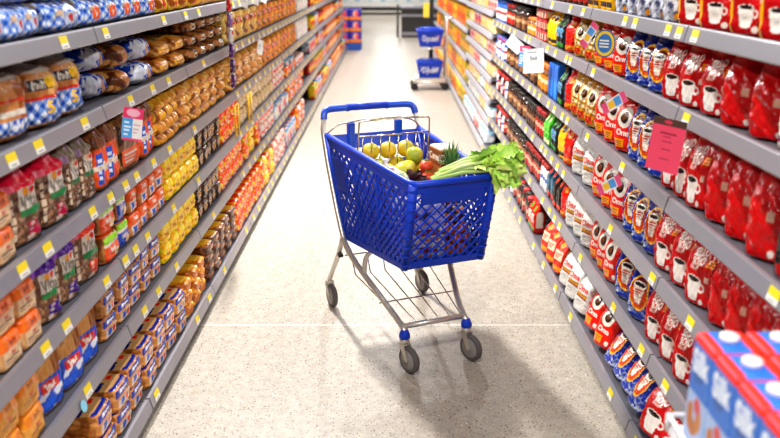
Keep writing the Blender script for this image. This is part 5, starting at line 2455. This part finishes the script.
SILK = boxmesh('milk_carton', .093, .093, .235, art_carton, .0028)
capm = MB()
capm.lathe([(.018, 0), (.018, .011), (.016, .014), (.001, .014)], 22, hexc('#f2f2f0'))
CAP = capm.mesh('cap', M['white'])
TBZ = .748
for i in range(5):
    for j in range(3):
        o = link('milk_carton', SILK)
        o.location = (.64 + .0955 * j, .93 + .0955 * i, TBZ)
        o.rotation_euler = (0, 0, -PI / 2)
        c = link('cap', CAP, o)
        c.location = (0, .0, .235)
        tag(o, 'blue and white milk carton, %s from the far end, %s row from the aisle' % (numw[5 - i], numw[j + 1]), 'milk carton', 'milk cartons stacked in the near corner')
tb = empty('display_table', (.7, 1.12, 0))
tag(tb, 'low white display stand carrying the milk cartons in the near corner', 'display stand')
mb = MB()
mb.box((-.118, -.27, .725), (.185, .28, .745), bev=.003)
mb.build('tray', M['white'], tb)
mb = MB()
mb.tube([(-.118, -.27, .765), (-.118, .285, .765), (.185, .285, .765)], .006, 8)
for p in ((-.118, -.27), (-.118, 0), (-.118, .285), (.185, .285)):
    mb.tube([(p[0], p[1], .73), (p[0], p[1], .765)], .005, 8)
mb.build('tray_rail', M['white'], tb)
for x in (-.12, .13):
    for yy in (-.24, .25):
        mb = MB()
        mb.box((x - .012, yy - .012, 0), (x + .012, yy + .012, .725))
        mb.build('leg', M['white'], tb)
LAMPS = [(-.98, 5.7, 345, 'beyond the trolley'), (.0, .1, 125, 'behind the camera'), (.0, 10.7, 170, 'third along the aisle'), (.0, 14.8, 130, 'at the end of the shelves'), (0, 19.5, 130, 'over the cross aisle'), (0, 25, 150, 'beyond the cross aisle'), (0, 30, 150, 'over the freezer')]
for k_, y_ in enumerate((.6, 4.6, 8.6, 12.6)):  # unseen extra lamps over the neighbouring aisles, added to brighten the shelf fronts
    LAMPS += [(-2.7, y_, 72, '%s added shelf fill over next aisle at left' % numw[k_ + 1]), (2.7, y_, 76, '%s added shelf fill over next aisle at right' % numw[k_ + 1])]
EXPOSURE = 0.33
# ------------------------------------------------------------------ light: strip fittings under the ceiling
lampm = bpy.data.materials.new('lit diffuser')
lampm.use_nodes = True
b = lampm.node_tree.nodes['Principled BSDF']
b.inputs['Emission Color'].default_value = (1, .97, .92, 1)
b.inputs['Emission Strength'].default_value = 3


def fitting(x, y, power, sx=.13, sy=.6, where=''):
    t = empty('ceiling_light', (x, y, 3.7))
    tag(t, 'white strip light hanging under the ceiling, %s' % where, 'ceiling light', 'strip lights over the aisle')
    mb = MB()
    mb.box((-sx / 2 - .02, -sy / 2 - .02, .03), (sx / 2 + .02, sy / 2 + .02, .1))
    mb.build('housing', M['white'], t)
    mb = MB()
    mb.box((-sx / 2, -sy / 2, .018), (sx / 2, sy / 2, .03))
    mb.build('diffuser', lampm, t)
    for s in (-1, 1):
        mb = MB()
        mb.tube([(0, s * sy * .4, .1), (0, s * sy * .4, .3)], .006, 6)
        mb.build('hanger', M['steel'], t)
    l = bpy.data.lights.new('strip_lamp', 'AREA')
    l.shape = 'RECTANGLE'
    l.size, l.size_y = sx, sy
    l.energy = power
    l.color = (1, .985, .955)
    o = bpy.data.objects.new('strip_lamp', l)
    COL.objects.link(o)
    o.location = (x, y, 3.7)
    return o


for (x, y, p, w) in LAMPS:
    fitting(x, y, p, where=w)
w = bpy.data.worlds.new('World')
SC.world = w
w.use_nodes = True
w.node_tree.nodes['Background'].inputs['Color'].default_value = (1, .98, .95, 1)
w.node_tree.nodes['Background'].inputs['Strength'].default_value = .25
SC.view_settings.view_transform = 'Standard'
SC.view_settings.look = 'None'
SC.view_settings.exposure = EXPOSURE
SC.view_settings.gamma = 1
SC.view_settings.use_curve_mapping = False
SC.cycles.use_denoising = True
SC.cycles.max_bounces = 6
SC.cycles.caustics_reflective = False
SC.cycles.caustics_refractive = False
